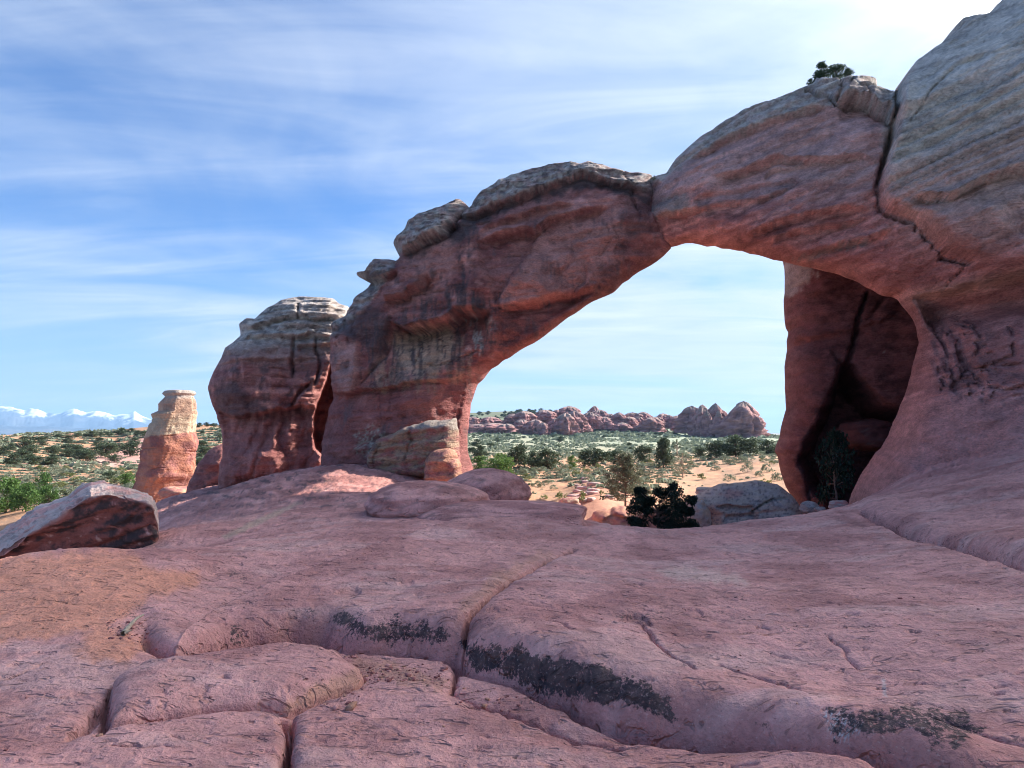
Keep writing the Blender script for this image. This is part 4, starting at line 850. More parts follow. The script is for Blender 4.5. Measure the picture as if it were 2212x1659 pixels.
def tilted_boulder():
    """a slab lofted along its length: a pale top sloping back from a front edge, an undercut face below"""
    xs = np.linspace(-110, 343, 190)
    top = np.interp(xs, [-110, -70, 0, 50, 83, 128, 158, 178, 200, 222, 250, 292, 328, 343], [1216, 1192, 1146, 1112, 1092, 1078, 1058, 1042, 1037, 1036, 1046, 1057, 1072, 1086])
    rim = np.interp(xs, [-110, 17, 69, 122, 167, 194, 236, 278, 328, 343], [1262, 1188, 1149, 1121, 1088, 1068, 1066, 1073, 1088, 1099]); bot = np.interp(xs, [-110, 300, 332, 343], [1275, 1275, 1268, 1262])
    A, B, C, D, E = at(xs, bot, 13.3), at(xs, top, 12.9), at(xs, rim, 11.35 + 0 * xs), at(xs, rim + .30 * (bot - rim), 11.62 + 0 * xs), at(xs, bot, 12.15 + 0 * xs)
    ks = np.array([0, .16, .42, .62, 1.0]); vs = np.linspace(0, 1, 120); K = np.stack([A, B, C, D, E], 1); P = np.zeros((len(xs), len(vs), 3))
    for i in range(3): P[:, :, i] = np.stack([np.interp(vs, ks, K[j, :, i]) for j in range(len(xs))])
    for _ in range(3): P[:, 1:-1] = (P[:, :-2] + 2 * P[:, 1:-1] + P[:, 2:]) / 4
    mid = P.mean(1, keepdims=True); q = np.clip((343 - xs) / 26, 0, 1); q = np.sqrt(1 - (1 - q) ** 2)[:, None, None]; P = mid + (P - mid) * (.02 + .98 * q)
    N = np.cross(np.gradient(P, axis=0), np.gradient(P, axis=1)); N /= np.linalg.norm(N, axis=2, keepdims=True) + 1e-9
    if N[95, 60, 1] > 0: N = -N
    x, y, z = P[..., 0], P[..., 1], P[..., 2]; lay = z * .9 - .28 * x + .2 * y; face = sstep(.40, .45, vs)[None] + 0 * x
    d = .05 * fbm(x * 1.6, y * 1.6, z * 2.6, 5, .58) + face * (.045 * np.tanh(2.5 * perlin(x * .6, y * .6, lay * 9)) - .05 * np.exp(-(perlin(x * .5 + 3, y * .3, lay * 5) / .05) ** 2)) + (1 - face) * .03 * np.tanh(2 * perlin(x * .8, y * .8, lay * 16))
    P = P + N * (d * q[..., 0])[..., None]
    n = fbm(x * 1.5, y * 1.5, lay * 6, 5, .6); n2 = fbm(x * 5, y * 5, z * 9, 4, .6)
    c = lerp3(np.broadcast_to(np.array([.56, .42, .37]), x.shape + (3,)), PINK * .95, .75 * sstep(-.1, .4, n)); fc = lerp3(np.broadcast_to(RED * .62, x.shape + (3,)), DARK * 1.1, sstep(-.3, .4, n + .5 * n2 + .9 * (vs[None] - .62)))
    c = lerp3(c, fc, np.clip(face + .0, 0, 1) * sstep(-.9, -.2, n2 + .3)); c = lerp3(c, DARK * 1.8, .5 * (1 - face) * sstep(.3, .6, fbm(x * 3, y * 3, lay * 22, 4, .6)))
    return mesh_obj('tilted_boulder', P.reshape(-1, 3), grid_faces(len(xs), len(vs), False), M['boulder'], c.reshape(-1, 3))
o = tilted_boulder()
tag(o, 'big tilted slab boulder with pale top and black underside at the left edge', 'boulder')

def feat_pale(px, py, S, Z):
    d = .10 * fbm(S * .9, Z * 1.6, 3, 5) + strata(S, Z - .12 * S, .04, 4, 2.2); L = lambda p, *a: ledge(px, py, p, *a)
    d += L([(1541, 1092), (1570, 1089), (1594, 1094), (1632, 1092)], .15, 14, .25, 10); d += L([(1561, 1114), (1600, 1110), (1640, 1108)], .12, 8, .22, 8)
    d -= .35 * groove(px, py, [(1625, 1105), (1645, 1092), (1668, 1080), (1718, 1078)], 3); d += .25 * patch(px, py, [(1632, 1102), (1650, 1090), (1670, 1082), (1715, 1080), (1732, 1105), (1732, 1150), (1630, 1150)], 6, 2)
    d -= .016 * np.clip(np.interp(px, [1478, 1555, 1632, 1730], [1092, 1078, 1074, 1085]) - py, 0, 60)
    n = fbm(px / 26, py / 10, 4, 4, .6); n2 = fbm(px / 7, py / 4, 8, 4, .65)
    c = lerp3(np.broadcast_to(PALE * np.array([.9, .85, .78]), px.shape + (3,)), GREY, sstep(-.2, .5, n)); c = lerp3(c, RED, .8 * patch(px, py, [(1555, 1066), (1575, 1058), (1605, 1060), (1600, 1075), (1570, 1078)], 5, 5, 10) * .7)
    c = lerp3(c, ORANGE * .9, .85 * patch(px, py, [(1500, 1100), (1535, 1090), (1560, 1112), (1560, 1160), (1490, 1160)], 5, 5, 12)); c = lerp3(c, DARK * 1.6, .7 * sstep(.15, .6, n2 + .3 * n)); return d, c
o = relief('pale_boulder', [(1478, 1082), (1499, 1071), (1555, 1053), (1599, 1045), (1632, 1044), (1676, 1053), (1710, 1069), (1719, 1080), (1728, 1093), (1733, 1108), (1735, 1185), (1500, 1185), (1507, 1140), (1506, 1104)], Plane(26.6, -.25), .045, .8, 1.3, feat_pale, M['boulder'], seed=23, step=10, jit=.6)
tag(o, 'broad pale grey boulder lying under the arch next to the dark juniper', 'boulder')
for px, py, Y, ax, lab, sd, cl in ((1529, 1061, 27.5, (.62, .5, .16), 'thin flat grey slab lying behind the pale boulder', 1.2, (PALE * .85, GREY)), (1748, 1096, 22.4, (.28, .25, .2), 'small stone at the right end of the pale boulder', 2.2, (PALE * .8, GREY)),
                           (1772, 1101, 22, (.18, .16, .09), 'smallest pebble beside the small stone at the alcove mouth', 3.2, (PALE * .85, GREY)), (1812, 1092, 21.5, (.42, .3, .16), 'flat stone on the slab rim at the foot of the fluted pier', 4.2, (PALE * .8, RED)),
                           (1872, 940, 27.2, (1.15, .9, .62), 'rounded boulder wedged high in the dark alcove', 5.2, (DEEP * .3, DEEP * .2)), (378, 1066, 40, (.85, .8, .42), 'low red boulder at the foot of the slim tower', 6.2, (ORANGE, RED)), (1507, 1112, 24.0, (.42, .5, .55), 'pale block against the left end of the pale boulder', 7.4, (PALE * .9, TAN)),  # alcove boulder is near black: the shade there is in its colour
                           (1231, 1090, 34, (.7, .5, .35), 'half buried grey boulder on the red bank', 8.1, (TAN, RED))):
    o = blob('boulder' if ax[0] > .5 else 'stone', at(px, py, Y), ax, sd, cl, M['boulder'], sd, .16, 2.5, H=26, W=40); tag(o, lab, 'boulder' if ax[0] > .5 else 'stone')
def feat_gully(px, py, S, Z):
    d = .25 * fbm(S * .8, Z * 1.3, 3, 5) + strata(S, Z - .05 * S, .16, 3.0, 6.2); d += ledge(px, py, [(1290, 1122), (1330, 1112), (1380, 1118), (1440, 1112)], .3, 10, .5, 12)
    n = fbm(px / 26, py / 10, 4, 4, .6); c = lerp3(np.broadcast_to(ORANGE, px.shape + (3,)), RED, sstep(-.2, .5, n)); return d, lerp3(c, SAND, .6 * sstep(.1, .5, fbm(px / 20, py / 5, 9, 4)))
o = relief('gully_bank', [(1225, 1165), (1262, 1128), (1290, 1102), (1335, 1094), (1400, 1092), (1450, 1098), (1500, 1110), (1520, 1165)], Plane(28, -.1), .06, 1.2, 1.4, feat_gully, M['boulder'], seed=25, step=9)
tag(o, 'layered orange rock bank of the gully, behind the dark juniper', 'rock bank')

def column(name, L, R, Y, colf, seed, depth=1.0, mat=None):
    """a tower from its traced left and right edges, oval in plan"""
    ys = np.arange(min(p[1] for p in L), max(p[1] for p in L) + .01, .9); W = 110
    xl = np.interp(ys, [p[1] for p in L], [p[0] for p in L]); xr = np.interp(ys, [p[1] for p in R], [p[0] for p in R])
    A = at(xl, ys, Y); B = at(xr, ys, Y); cx = (A[:, 0] + B[:, 0]) / 2; hw = (B[:, 0] - A[:, 0]) / 2; z = A[:, 2]
    ph = np.linspace(0, 2 * math.pi, W, endpoint=False)
    e = .55; X = np.sign(np.cos(ph)) * np.abs(np.cos(ph)) ** e; Yq = np.sign(np.sin(ph)) * np.abs(np.sin(ph)) ** e; ro = math.radians(54); X, Yq = X * math.cos(ro) - Yq * math.sin(ro), X * math.sin(ro) + Yq * math.cos(ro); mx = np.abs(X).max(); X, Yq = X / mx, Yq / mx
    zz = z[:, None] + 0 * X; dx = hw[:, None] * X; dy = np.maximum(hw[:, None], .35 * hw.max()) * depth * Yq
    k = 1 + .10 * fbm(X * 1.5 + seed, Yq * 1.5, zz * .45, 6, .6) + strata(zz * 0 + X, zz, .012, 1.6, seed) - .05 * beds(X * 4 + Yq, zz, 1.1, 3.3, .06); k[:3] *= np.array([.0, .72, .93])[:, None]
    P = np.stack([cx[:, None] + dx * k, Y + dy * k, zz], -1); px, py = proj(P)
    return mesh_obj(name, P.reshape(-1, 3), grid_faces(len(ys), W)[:, ::-1], mat or M['tower'], colf(px, py, P).reshape(-1, 3))
def tower_col(px, py, P):
    n = fbm(P[..., 0] * .8, P[..., 1] * .8, P[..., 2] * 1.2, 4, .6); c = lerp3(np.broadcast_to(np.array([.38, .165, .11]), px.shape + (3,)), RED * .62, sstep(-.2, .5, n)); b = sstep(3, -3, py - np.interp(px, [316, 360, 420], [944, 938, 933]) + 4 * n)
    c = lerp3(c, np.array([.44, .335, .235]), b); c = lerp3(c, np.array([.38, .22, .16]), .7 * b * sstep(905, 885, py + 6 * n)); return lerp3(c, PALE * .75, .8 * sstep(864, 856, py))
TL = [(364, 843), (358, 846), (355, 851), (360, 857), (357, 861), (345, 873), (344, 888), (330, 894), (333, 904), (324, 918), (317, 944), (308, 986), (298, 1022), (290, 1062), (286, 1085)]
TR = [(414, 841), (419, 845), (422, 850), (417, 855), (420, 861), (421, 875), (422, 889), (418, 933), (421, 958), (416, 986), (418, 1027), (406, 1055), (404, 1085)]
TL[0] = (364, 842); TR[0] = (414, 842)
o = column('sandstone_tower', TL, TR, 46, tower_col, 2.0, 1.0); tag(o, 'slim leaning sandstone tower, tan on top and red below, standing alone at left', 'rock tower')

# ------------------------------------------------------------------ far outcrops of red domes
def outcrop(name, loc, lab, domes, dy, wm, pr, re):
    root = tag(empty(name, loc), lab, 'rock outcrop'); rsd = np.random.RandomState(4)
    for i, (cx, top, base, w) in enumerate(domes):
        cx, top, base, w = 1002 + cx * .3177, 852.5 + top * .3177, 852.5 + base * .3177, w * .3177 * wm
        Y = 560 - (base - 905) * 2.6 + dy; c = at(cx, base + 3, Y); h = (base + 3 - top) * Y / F; r = w / 2 * Y / F
        H, W = 30, 54; t = np.linspace(0, 1, H)[:, None]; ph = np.linspace(0, 2 * math.pi, W, endpoint=False)[None]
        pq = rsd.uniform(*pr); rad = (1 - t ** pq) ** re * (1.1 - rsd.uniform(.1, .4) * t) * 1.12; lean = rsd.uniform(-.12, .12); s = i * 3.7
        k = 1 + .42 * fbm(np.cos(ph) * 1.3 + s, np.sin(ph) * 1.3, t * 1.7 + s, 5, .6) + strata(0 * ph + np.cos(ph), t * h / 4 + s, .055, 1.6, s) - .16 * (np.abs(perlin(np.cos(ph) * 3 + s, np.sin(ph) * 3, t * .5)) < .10)
        x = r * rad * k * np.cos(ph) + lean * h * t ** 1.5; y = r * 1.15 * rad * k * np.sin(ph); z = h * (t + .04 * fbm(np.cos(ph) * 2, np.sin(ph) * 2, t * 2 + s, 3) * t) + 0 * ph
        n = fbm(x / 9 + s, y / 9, z / 2.5, 4, .6); col = lerp3(np.broadcast_to(np.array([.40, .205, .19]), n.shape + (3,)), np.array([.24, .105, .10]), sstep(-.3, .4, n)); col = lerp3(col, np.array([.36, .29, .25]), .7 * sstep(.72, .95, t + .1 * n))
        o = mesh_obj('rock_dome', np.stack([x, y, z], -1).reshape(-1, 3), grid_faces(H, W), M['far'], col.reshape(-1, 3)); o.location = c; o.parent = root; o.matrix_parent_inverse = root.matrix_basis.inverted()
outcrop('dome_outcrop', (55, 540, 0), 'long jumbled ridge of red rock domes beyond the sage plain', [(1270, 155, 250, 120), (1225, 118, 200, 90), (1150, 123, 205, 100), (1360, 128, 200, 100), (1400, 140, 205, 90), (1450, 143, 220, 90), (1060, 122, 220, 130), (1340, 180, 222, 70), (1080, 190, 240, 100), (930, 103, 200, 160), (890, 78, 130, 58), (850, 118, 215, 120), (720, 78, 170, 140), (690, 128, 262, 120), (637, 103, 170, 60), (760, 110, 250, 130), (800, 180, 245, 80), (560, 105, 205, 150), (480, 170, 262, 110), (540, 190, 272, 80), (420, 112, 230, 120), (330, 130, 215, 110), (390, 170, 255, 90), (200, 193, 245, 210), (100, 200, 252, 130), (285, 200, 262, 130), (60, 150, 200, 110), (180, 150, 195, 130), (1000, 130, 215, 90), (990, 190, 228, 80), (1130, 150, 225, 80), (890, 130, 225, 90), (1190, 150, 215, 60), (960, 150, 225, 100), (620, 160, 230, 100), (1310, 150, 215, 70), (1495, 196, 236, 110)], 0, 1.22, (1.8, 4.5), .58)
outcrop('dome_outcrop', (150, 500, 0), 'tallest far outcrop of steep fluted domes at the end of the ridge', [(1880, 50, 298, 230), (1945, 130, 298, 170), (1560, 82, 250, 170), (1640, 70, 270, 150), (1730, 64, 275, 180), (1605, 128, 270, 80), (1660, 108, 285, 100), (1720, 112, 290, 90), (1770, 160, 290, 80), (1690, 222, 280, 60), (1840, 205, 298, 130), (1920, 218, 298, 90), (1990, 215, 298, 80), (1640, 180, 275, 80)], -40, 1.12, (1.4, 2.3), .62)

# ------------------------------------------------------------------ trees and shrubs
def tube(path, r0, r1, k=5):
    path = np.asarray(path, float); n = len(path); V = []; Fq = []
    d = np.gradient(path, axis=0); d /= np.linalg.norm(d, axis=1)[:, None] + 1e-9
    for i in range(n):
        a = np.cross(d[i], [.3, .2, .93] if abs(d[i][2]) < .9 else [1, 0, 0]); a /= np.linalg.norm(a); b = np.cross(d[i], a); r = r0 + (r1 - r0) * i / (n - 1)
        for j in range(k): q = 2 * math.pi * j / k; V.append(path[i] + r * (a * math.cos(q) + b * math.sin(q)))
    for i in range(n - 1):
        for j in range(k): Fq.append((i * k + j, i * k + (j + 1) % k, (i + 1) * k + (j + 1) % k, (i + 1) * k + j))
    return np.array(V), np.array(Fq)
def join(parts):
    V = []; Fq = []; n = 0
    for v, f in parts: V.append(v); Fq.append(f + n); n += len(v)
    return np.concatenate(V), np.concatenate(Fq)
def leaves(C, Rr, n, size, rs, flat_=.8):
    """n little leaf sprays (bent pairs of faces) scattered in each clump"""
    N = len(C) * n; c = np.repeat(C, n, 0); r = np.repeat(Rr, n)
    q = rs.normal(size=(N, 3)); q /= np.linalg.norm(q, axis=1)[:, None]; q *= (rs.rand(N, 1) ** .45); q[:, 2] *= flat_
    p = c + q * r[:, None]; a = rs.normal(size=(N, 3)) + q * 1.2 + np.array([0, 0, .5]); a /= np.linalg.norm(a, axis=1)[:, None]
    b = np.cross(a, rs.normal(size=(N, 3))); b /= np.linalg.norm(b, axis=1)[:, None] + 1e-9
    s = size * rs.uniform(.6, 1.4, (N, 1))
    V = np.stack([p - a * s * .2, p + b * s * .45 + a * s * .5, p + a * s * 1.3, p - b * s * .45 + a * s * .5], 1).reshape(-1, 3)
    return V, np.arange(N * 4).reshape(N, 4)
def limbs(C, rs, h0, base_r, trunk_top, wig=.05, k=5, tilt=(0, 0)):
    top = np.array([tilt[0], tilt[1], trunk_top]); t = np.linspace(0, 1, 7)[:, None]
    path = top * t + np.concatenate([rs.normal(size=(7, 2)) * wig * t * (1 - .4 * t), np.zeros((7, 1))], 1); path[0, 2] = -.06
    parts = [tube(path, base_r, base_r * .35, 6)]
    for c in C:
        u = np.clip(c[2] / trunk_top * .62 + .02, .08, .93); i = u * 6; lo = path[int(i)] + (path[min(int(i) + 1, 6)] - path[int(i)]) * (i - int(i))
        mid = (lo + c) / 2 + rs.normal(size=3) * wig * .6 + np.array([0, 0, -.02]); parts.append(tube([lo, mid, c], base_r * .32, base_r * .10, 4))
    return join(parts)
def tree_proto(name, C, R, n, size, leafm, barkm, seed, base_r, trunk_top, wig=.05, tilt=(0, 0), flat_=.8, part=('trunk', 'crown'), limb_every=1):
    rs = np.random.RandomState(seed); C = np.asarray(C, float); R = np.asarray(R, float)
    root = empty(name); v, f = limbs(C[::limb_every], rs, 0, base_r, trunk_top, wig, tilt=tilt); mesh_obj(part[0], v, f, barkm, parent=root)
    v, f = leaves(C, R, n, size, rs, flat_); mesh_obj(part[1], v, f, leafm, smooth=False, parent=root); return root
def auto_clumps(seed, n, w, h0, h1, shape):
    rs = np.random.RandomState(seed); out = []; rad = []
    while len(out) < n:
        t = rs.rand(); z = h0 + (h1 - h0) * t
        if shape == 'round': r = w * math.sqrt(max(0, 1 - (2 * t - .85) ** 2 / 1.35)) 
        elif shape == 'cone': r = w * (1.02 - t) ** .8
        elif shape == 'column': r = w * math.sin(math.pi * min(1, .22 + .72 * t)) ** .7
        else: r = w * math.sqrt(max(0.02, 1 - t * t))
        q = rs.rand() * 2 * math.pi; k = rs.rand() ** .5
        out.append((r * k * math.cos(q), r * k * math.sin(q), z)); rad.append(rs.uniform(.10, .17) * (1.1 - .4 * t) * (.6 + w))
    return np.array(out), np.array(rad)
def copy_thing(src, loc, s, rz):
    """a copy of a thing and of each of its parts, sharing mesh data"""
    r = src.copy(); COL.objects.link(r); r.location = loc; r.scale = s; r.rotation_euler = (0, 0, rz)
    for k in list(r.keys()): del r[k]
    for ch in src.children:
        c = ch.copy(); COL.objects.link(c); c.parent = r
    return r

PROTO = {}
def proto(kind, i):
    if (kind, i) in PROTO: return PROTO[kind, i]
    sd = 100 + i * 7 + len(kind)
    if kind == 'juniper': C, R = auto_clumps(sd, 34, .46, .16, .93, 'round'); r = tree_proto('juniper_tree', C, R * 1.4, 62, .050, M['juniper'], M['bark'], sd, .035, .75, .06)
    elif kind == 'upright': C, R = auto_clumps(sd, 40, .26, .08, .95, 'column'); r = tree_proto('juniper_tree', C, R * 1.3, 60, .045, M['juniper'], M['bark'], sd, .03, .85, .04)
    elif kind == 'green': C, R = auto_clumps(sd, 40, .46, .12, .93, 'round'); r = tree_proto('green_tree', C, R * 1.3, 62, .043, M['green_tree'], M['bark'], sd, .03, .75, .06)
    elif kind == 'greycrown': C, R = auto_clumps(sd, 26, .5, .25, .92, 'round'); r = tree_proto('grey_shrub', C, R * .8, 26, .035, M['pale_pine'], M['dead_wood'], sd, .035, 1.0, .10)
    elif kind == 'sage': C, R = auto_clumps(sd, 22, .55, .10, .80, 'dome'); r = tree_proto('sagebrush', C, R * 1.1, 26, .065, M['sage'], M['dead_wood'], sd, .02, .5, .05, part=('stem', 'foliage'), limb_every=3)
    elif kind == 'brush': C, R = auto_clumps(sd, 18, .5, .12, .82, 'dome'); r = tree_proto('rabbitbrush', C, R, 26, .07, M['rabbitbrush'], M['dead_wood'], sd, .02, .55, .05, part=('stem', 'foliage'), limb_every=3)
    elif kind == 'snag': C, R = auto_clumps(sd, 10, .26, .45, .98, 'round'); r = tree_proto('gnarled_tree', C, R * .9, 22, .04, M['juniper'], M['dead_wood'], sd, .04, .95, .07)
    PROTO[kind, i] = r; r['_fresh'] = 1
    return r
rt = np.random.RandomState(77)
def plant(kind, px, py, hpx, wpx, label, cat, group=None, Y=None, z=None):
    """a plant whose foot shows at (px, py), hpx tall and wpx wide in the layout"""
    if Y is None: p = pick(px, py)[0][0]
    else: p = at(px, py, Y)
    if z is not None: p[2] = z
    k = p[1] / F; h = hpx * k; w = wpx * k
    src = proto(kind, rt.randint(3 if kind in ('juniper', 'sage', 'green') else 2))
    nat = {'juniper': 1.05, 'upright': .6, 'green': 1.05, 'greycrown': 1.1, 'sage': 1.25, 'brush': 1.15, 'snag': .6}[kind]
    s = (w / nat, w / nat, h * 1.03)
    if src.get('_fresh'):
        del src['_fresh']; r = src; r.location = p; r.scale = s; r.rotation_euler = (0, 0, rt.rand() * 6.28)
    else: r = copy_thing(src, p, s, rt.rand() * 6.28)
    r.location.z -= .03 * h; tag(r, label, cat, group); return r

# the dark juniper in the gully, the pale pine behind it
def dark_juniper():
    Z3 = [(545, 520, 70), (500, 600, 70), (470, 680, 60), (560, 660, 70), (610, 590, 55), (700, 520, 55), (780, 500, 70), (850, 540, 80), (800, 620, 90), (880, 640, 90), (760, 700, 75), (900, 720, 90), (960, 650, 65), (1010, 600, 45), (850, 800, 95), (950, 800, 90), (1030, 830, 55), (760, 830, 75), (690, 800, 50), (560, 800, 75), (470, 820, 65), (440, 790, 45), (800, 900, 75), (900, 880, 80), (1020, 690, 45), (540, 580, 50), (840, 470, 40), (520, 500, 40), (500, 870, 50), (720, 920, 50), (820, 990, 60), (930, 960, 60), (620, 700, 40)]
    rs = np.random.RandomState(5); Y = 21.0; C = []; R = []
    for x, y, r in Z3:
        for _ in range(3):
            p = at(1267 + (x + rs.normal() * r * .35) * .2213, 950.4 + (y + rs.normal() * r * .3) * .2213, Y + rs.normal() * .45); C.append(p); R.append(r * .2213 * Y / F * .62)
    b = at(1420, 1170, Y); C = np.array(C) - b; root = empty('dark_juniper', b)
    v, f = limbs(C[::3], rs, 0, .07, 1.45, .12); mesh_obj('trunk', v, f, M['bark'], parent=root)
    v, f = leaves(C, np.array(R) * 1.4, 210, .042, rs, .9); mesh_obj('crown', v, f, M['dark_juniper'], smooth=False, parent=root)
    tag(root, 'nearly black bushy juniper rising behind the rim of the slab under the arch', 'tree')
dark_juniper()
def pale_pine():
    rs = np.random.RandomState(9); C = []; R = []
    for _ in range(95):
        t = rs.rand() ** .8; r = .56 * (1.08 - t) ** .7 * math.sqrt(rs.rand()); q = rs.rand() * 6.28; C.append((r * math.cos(q), r * math.sin(q), .14 + .84 * t)); R.append(.055 + .03 * rs.rand())
    root = empty('pale_pine'); C = np.array(C); v, f = limbs(C, rs, 0, .022, .97, .025); mesh_obj('trunk', v, f, M['bark'], parent=root)
    v, f = leaves(C, np.array(R) * 1.1, 50, .026, rs, .6); mesh_obj('crown', v, f, M['pale_pine'], smooth=False, parent=root)
    p = at(1351, 1094, 33); root.location = p; h = 112 * 33 / F; root.scale = (h * 1.02, h * 1.02, h); tag(root, 'airy grey green pine standing on the red bank above the dark juniper', 'tree')
pale_pine()

TREES = [('upright', 1434, 1012, 54, 30, 'dark upright juniper at the edge of the bare sand under the arch'), ('snag', 1463, 985, 32, 22, 'small gnarled tree with a tuft on a bare stem, behind the upright juniper'), ('greycrown', 1475, 1033, 46, 46, 'grey shrub with a dead leaning trunk on the sand'),
         ('juniper', 1548, 993, 33, 46, 'round juniper left of the big clump above the sand'), ('juniper', 1590, 987, 37, 62, 'widest juniper of the clump above the sand, right of centre'), ('juniper', 1622, 983, 30, 42, 'juniper at the right of the clump above the sand'), ('juniper', 1660, 983, 26, 40, 'blue green juniper beside the dark rock wall'),
         ('juniper', 1389, 999, 30, 36, 'dark juniper left of the upright one'), ('juniper', 1284, 1010, 33, 64, 'broad juniper in the row left of the pale pine'), ('green', 1236, 1012, 22, 22, 'small bright bush between two broad junipers'), ('juniper', 1183, 1016, 36, 58, 'broad juniper in the middle of the row behind the sand slope'),
         ('juniper', 1153, 1013, 30, 30, 'narrow juniper touching the broad one in the row'), ('juniper', 1121, 1016, 46, 44, 'tallest juniper of the row right of the pier'), ('green', 1081, 1028, 40, 54, 'yellow green tree next to the tallest of the row'), ('green', 1040, 1022, 30, 44, 'green tree right beside the foot of the left pier'), ('juniper', 1035, 990, 22, 28, 'dark round juniper beside a bare red patch by the pier'),
         ('green', 1097, 1054, 28, 40, 'low green bush behind the domed boulder'), ('juniper', 1513, 989, 20, 30, 'faint juniper between the gnarled tree and the clump'), ('juniper', 1331, 1006, 26, 44, 'juniper just left of the tip of the pale pine'),
         ('green', 12, 1110, 62, 60, 'bright green tree at the left edge behind the tilted boulder'), ('green', 56, 1108, 50, 54, 'round green tree right of the one at the left edge'), ('green', 91, 1078, 46, 32, 'tall pointed green tree above the tilted boulder'), ('green', 106, 1092, 34, 34, 'lower green bush at the foot of the pointed tree'), ('green', 60, 1064, 16, 30, 'low dark green bush behind the left green trees'),
         ('juniper', 237, 1038, 17, 30, 'juniper bush right above the top of the tilted boulder'), ('green', 277, 1052, 22, 40, 'green bush between the boulder and the slim tower'), ('juniper', 30, 1008, 24, 30, 'dark juniper on the plain at far left'), ('juniper', 72, 1006, 16, 30, 'low juniper beside the red rock patch at far left'), ('juniper', 56, 971, 18, 34, 'dark wide juniper high on the hillside at far left'),
         ('juniper', 228, 989, 28, 40, 'large juniper below the red rock patch on the hill'), ('juniper', 281, 987, 26, 42, 'large juniper on the hill just left of the slim tower'), ('juniper', 149, 987, 15, 34, 'juniper at the left edge of the red rock patch'), ('juniper', 112, 1006, 14, 30, 'juniper below the red patch towards the left'), ('juniper', 182, 985, 13, 30, 'juniper just under the hill top red rock')]
for k, x, y, h, w, lab in TREES: plant(k, x, y, h * 1.2, w * 1.2, lab, 'bush' if 'bush' in lab or 'shrub' in lab else 'tree')
ORD = '- first second third fourth fifth sixth seventh eighth ninth tenth eleventh twelfth thirteenth fourteenth fifteenth sixteenth seventeenth eighteenth nineteenth twentieth'.split() + ['twenty-' + q for q in 'first second third fourth fifth sixth seventh eighth ninth'.split()] + ['thirtieth']
NTH = 0
for x, y, h, w in ((7, 957, 7, 18), (36, 953, 6, 20), (70, 950, 8, 22), (95, 948, 6, 18), (126, 947, 10, 24), (147, 948, 10, 22), (168, 944, 9, 18), (186, 943, 7, 20), (200, 942, 13, 26), (216, 941, 9, 22), (235, 940, 9, 22), (263, 938, 15, 26), (284, 937, 13, 24), (300, 940, 12, 22), (312, 941, 12, 18), (430, 922, 10, 16), (446, 920, 9, 16), (462, 922, 9, 18), (478, 924, 9, 18)):
    NTH += 1; plant('juniper', x, y + 2, h, w, ORD[NTH] + ' small juniper from the left along the skyline of the left hill', 'tree', 'junipers on the left hill crest')
for i in range(34):
    x = rt.uniform(0, 320); y = rt.uniform(950, 1000); 
    if i > 25: x = rt.uniform(425, 480); y = rt.uniform(935, 1010)
    h = (y - 915) * .20 * rt.uniform(.7, 1.3) + 3; plant('juniper', x, y, h, h * 1.7, 'scattered dark juniper on the left hillside', 'tree', 'junipers on the left hillside')
for i in range(90):
    x = rt.uniform(1010, 1240); y = rt.uniform(893, 935) if x < 1100 else rt.uniform(890, 903); 
    h = rt.uniform(4.5, 9); plant('juniper', x, y, h, h * 1.5, 'tiny dark juniper on the slope beyond the left pier', 'tree', 'junipers on the far slope')
for i in range(46):
    x = rt.uniform(1010, 1500); y = 938 + 10 * rt.rand() - (x - 1250) * .004; h = rt.uniform(3.5, 7); plant('juniper', x, y, h, h * 2.0, 'tiny dark juniper in the line along the foot of the far domes', 'tree', 'junipers at the foot of the domes')
NTH = 0
for x, y, h in sorted(((1211, 955, 12), (1360, 965, 9), (1363, 972, 7), (1175, 965, 7), (1205, 968, 8), (1075, 955, 10), (1060, 968, 12), (1030, 965, 16), (1020, 980, 14), (1050, 985, 9), (1435, 945, 4), (1155, 955, 8), (1290, 952, 4), (1550, 958, 7), (1590, 962, 8), (1630, 960, 8))):
    NTH += 1; plant('juniper', x, y, h, h * 1.6, ORD[NTH] + ' lone juniper from the left dotted on the far sage plain', 'tree', 'junipers on the sage plain')
# trees on top of the arch
for k, x, y, h, w, lab in (('upright', 1776, 176, 44, 32, 'tallest little tree growing on top of the arch'), ('juniper', 1808, 176, 40, 42, 'leaning bush in the middle of the trees on the arch'), ('juniper', 1833, 175, 30, 24, 'dense bush at the right of the trees on the arch'), ('juniper', 1752, 185, 16, 20, 'smallest bush at the left of the trees on the arch'), ('sage', 1413, 390, 12, 16, 'tiny pale bush in the notch of the arch')):
    plant(k, x, y, h, w, lab, 'tree' if 'tree growing' in lab else 'bush', Y=WALL.y0 / (1 - WALL.k * float(ray(x, y)[0])) - .9)
C, R = auto_clumps(5, 34, .46, .12, .95, 'round'); ab = tree_proto('alcove_bush', C, R * .9, 46, .045, M['dark_juniper'], M['bark'], 5, .03, .75, .06)  # near-black leaves carry the alcove's shade in their colour
p = at(1806, 1090, 26.2); ab.location = p; ab.scale = (1.6, 1.6, 2.9); tag(ab, 'dark leafy bush in the shadow of the alcove under the arch', 'bush')
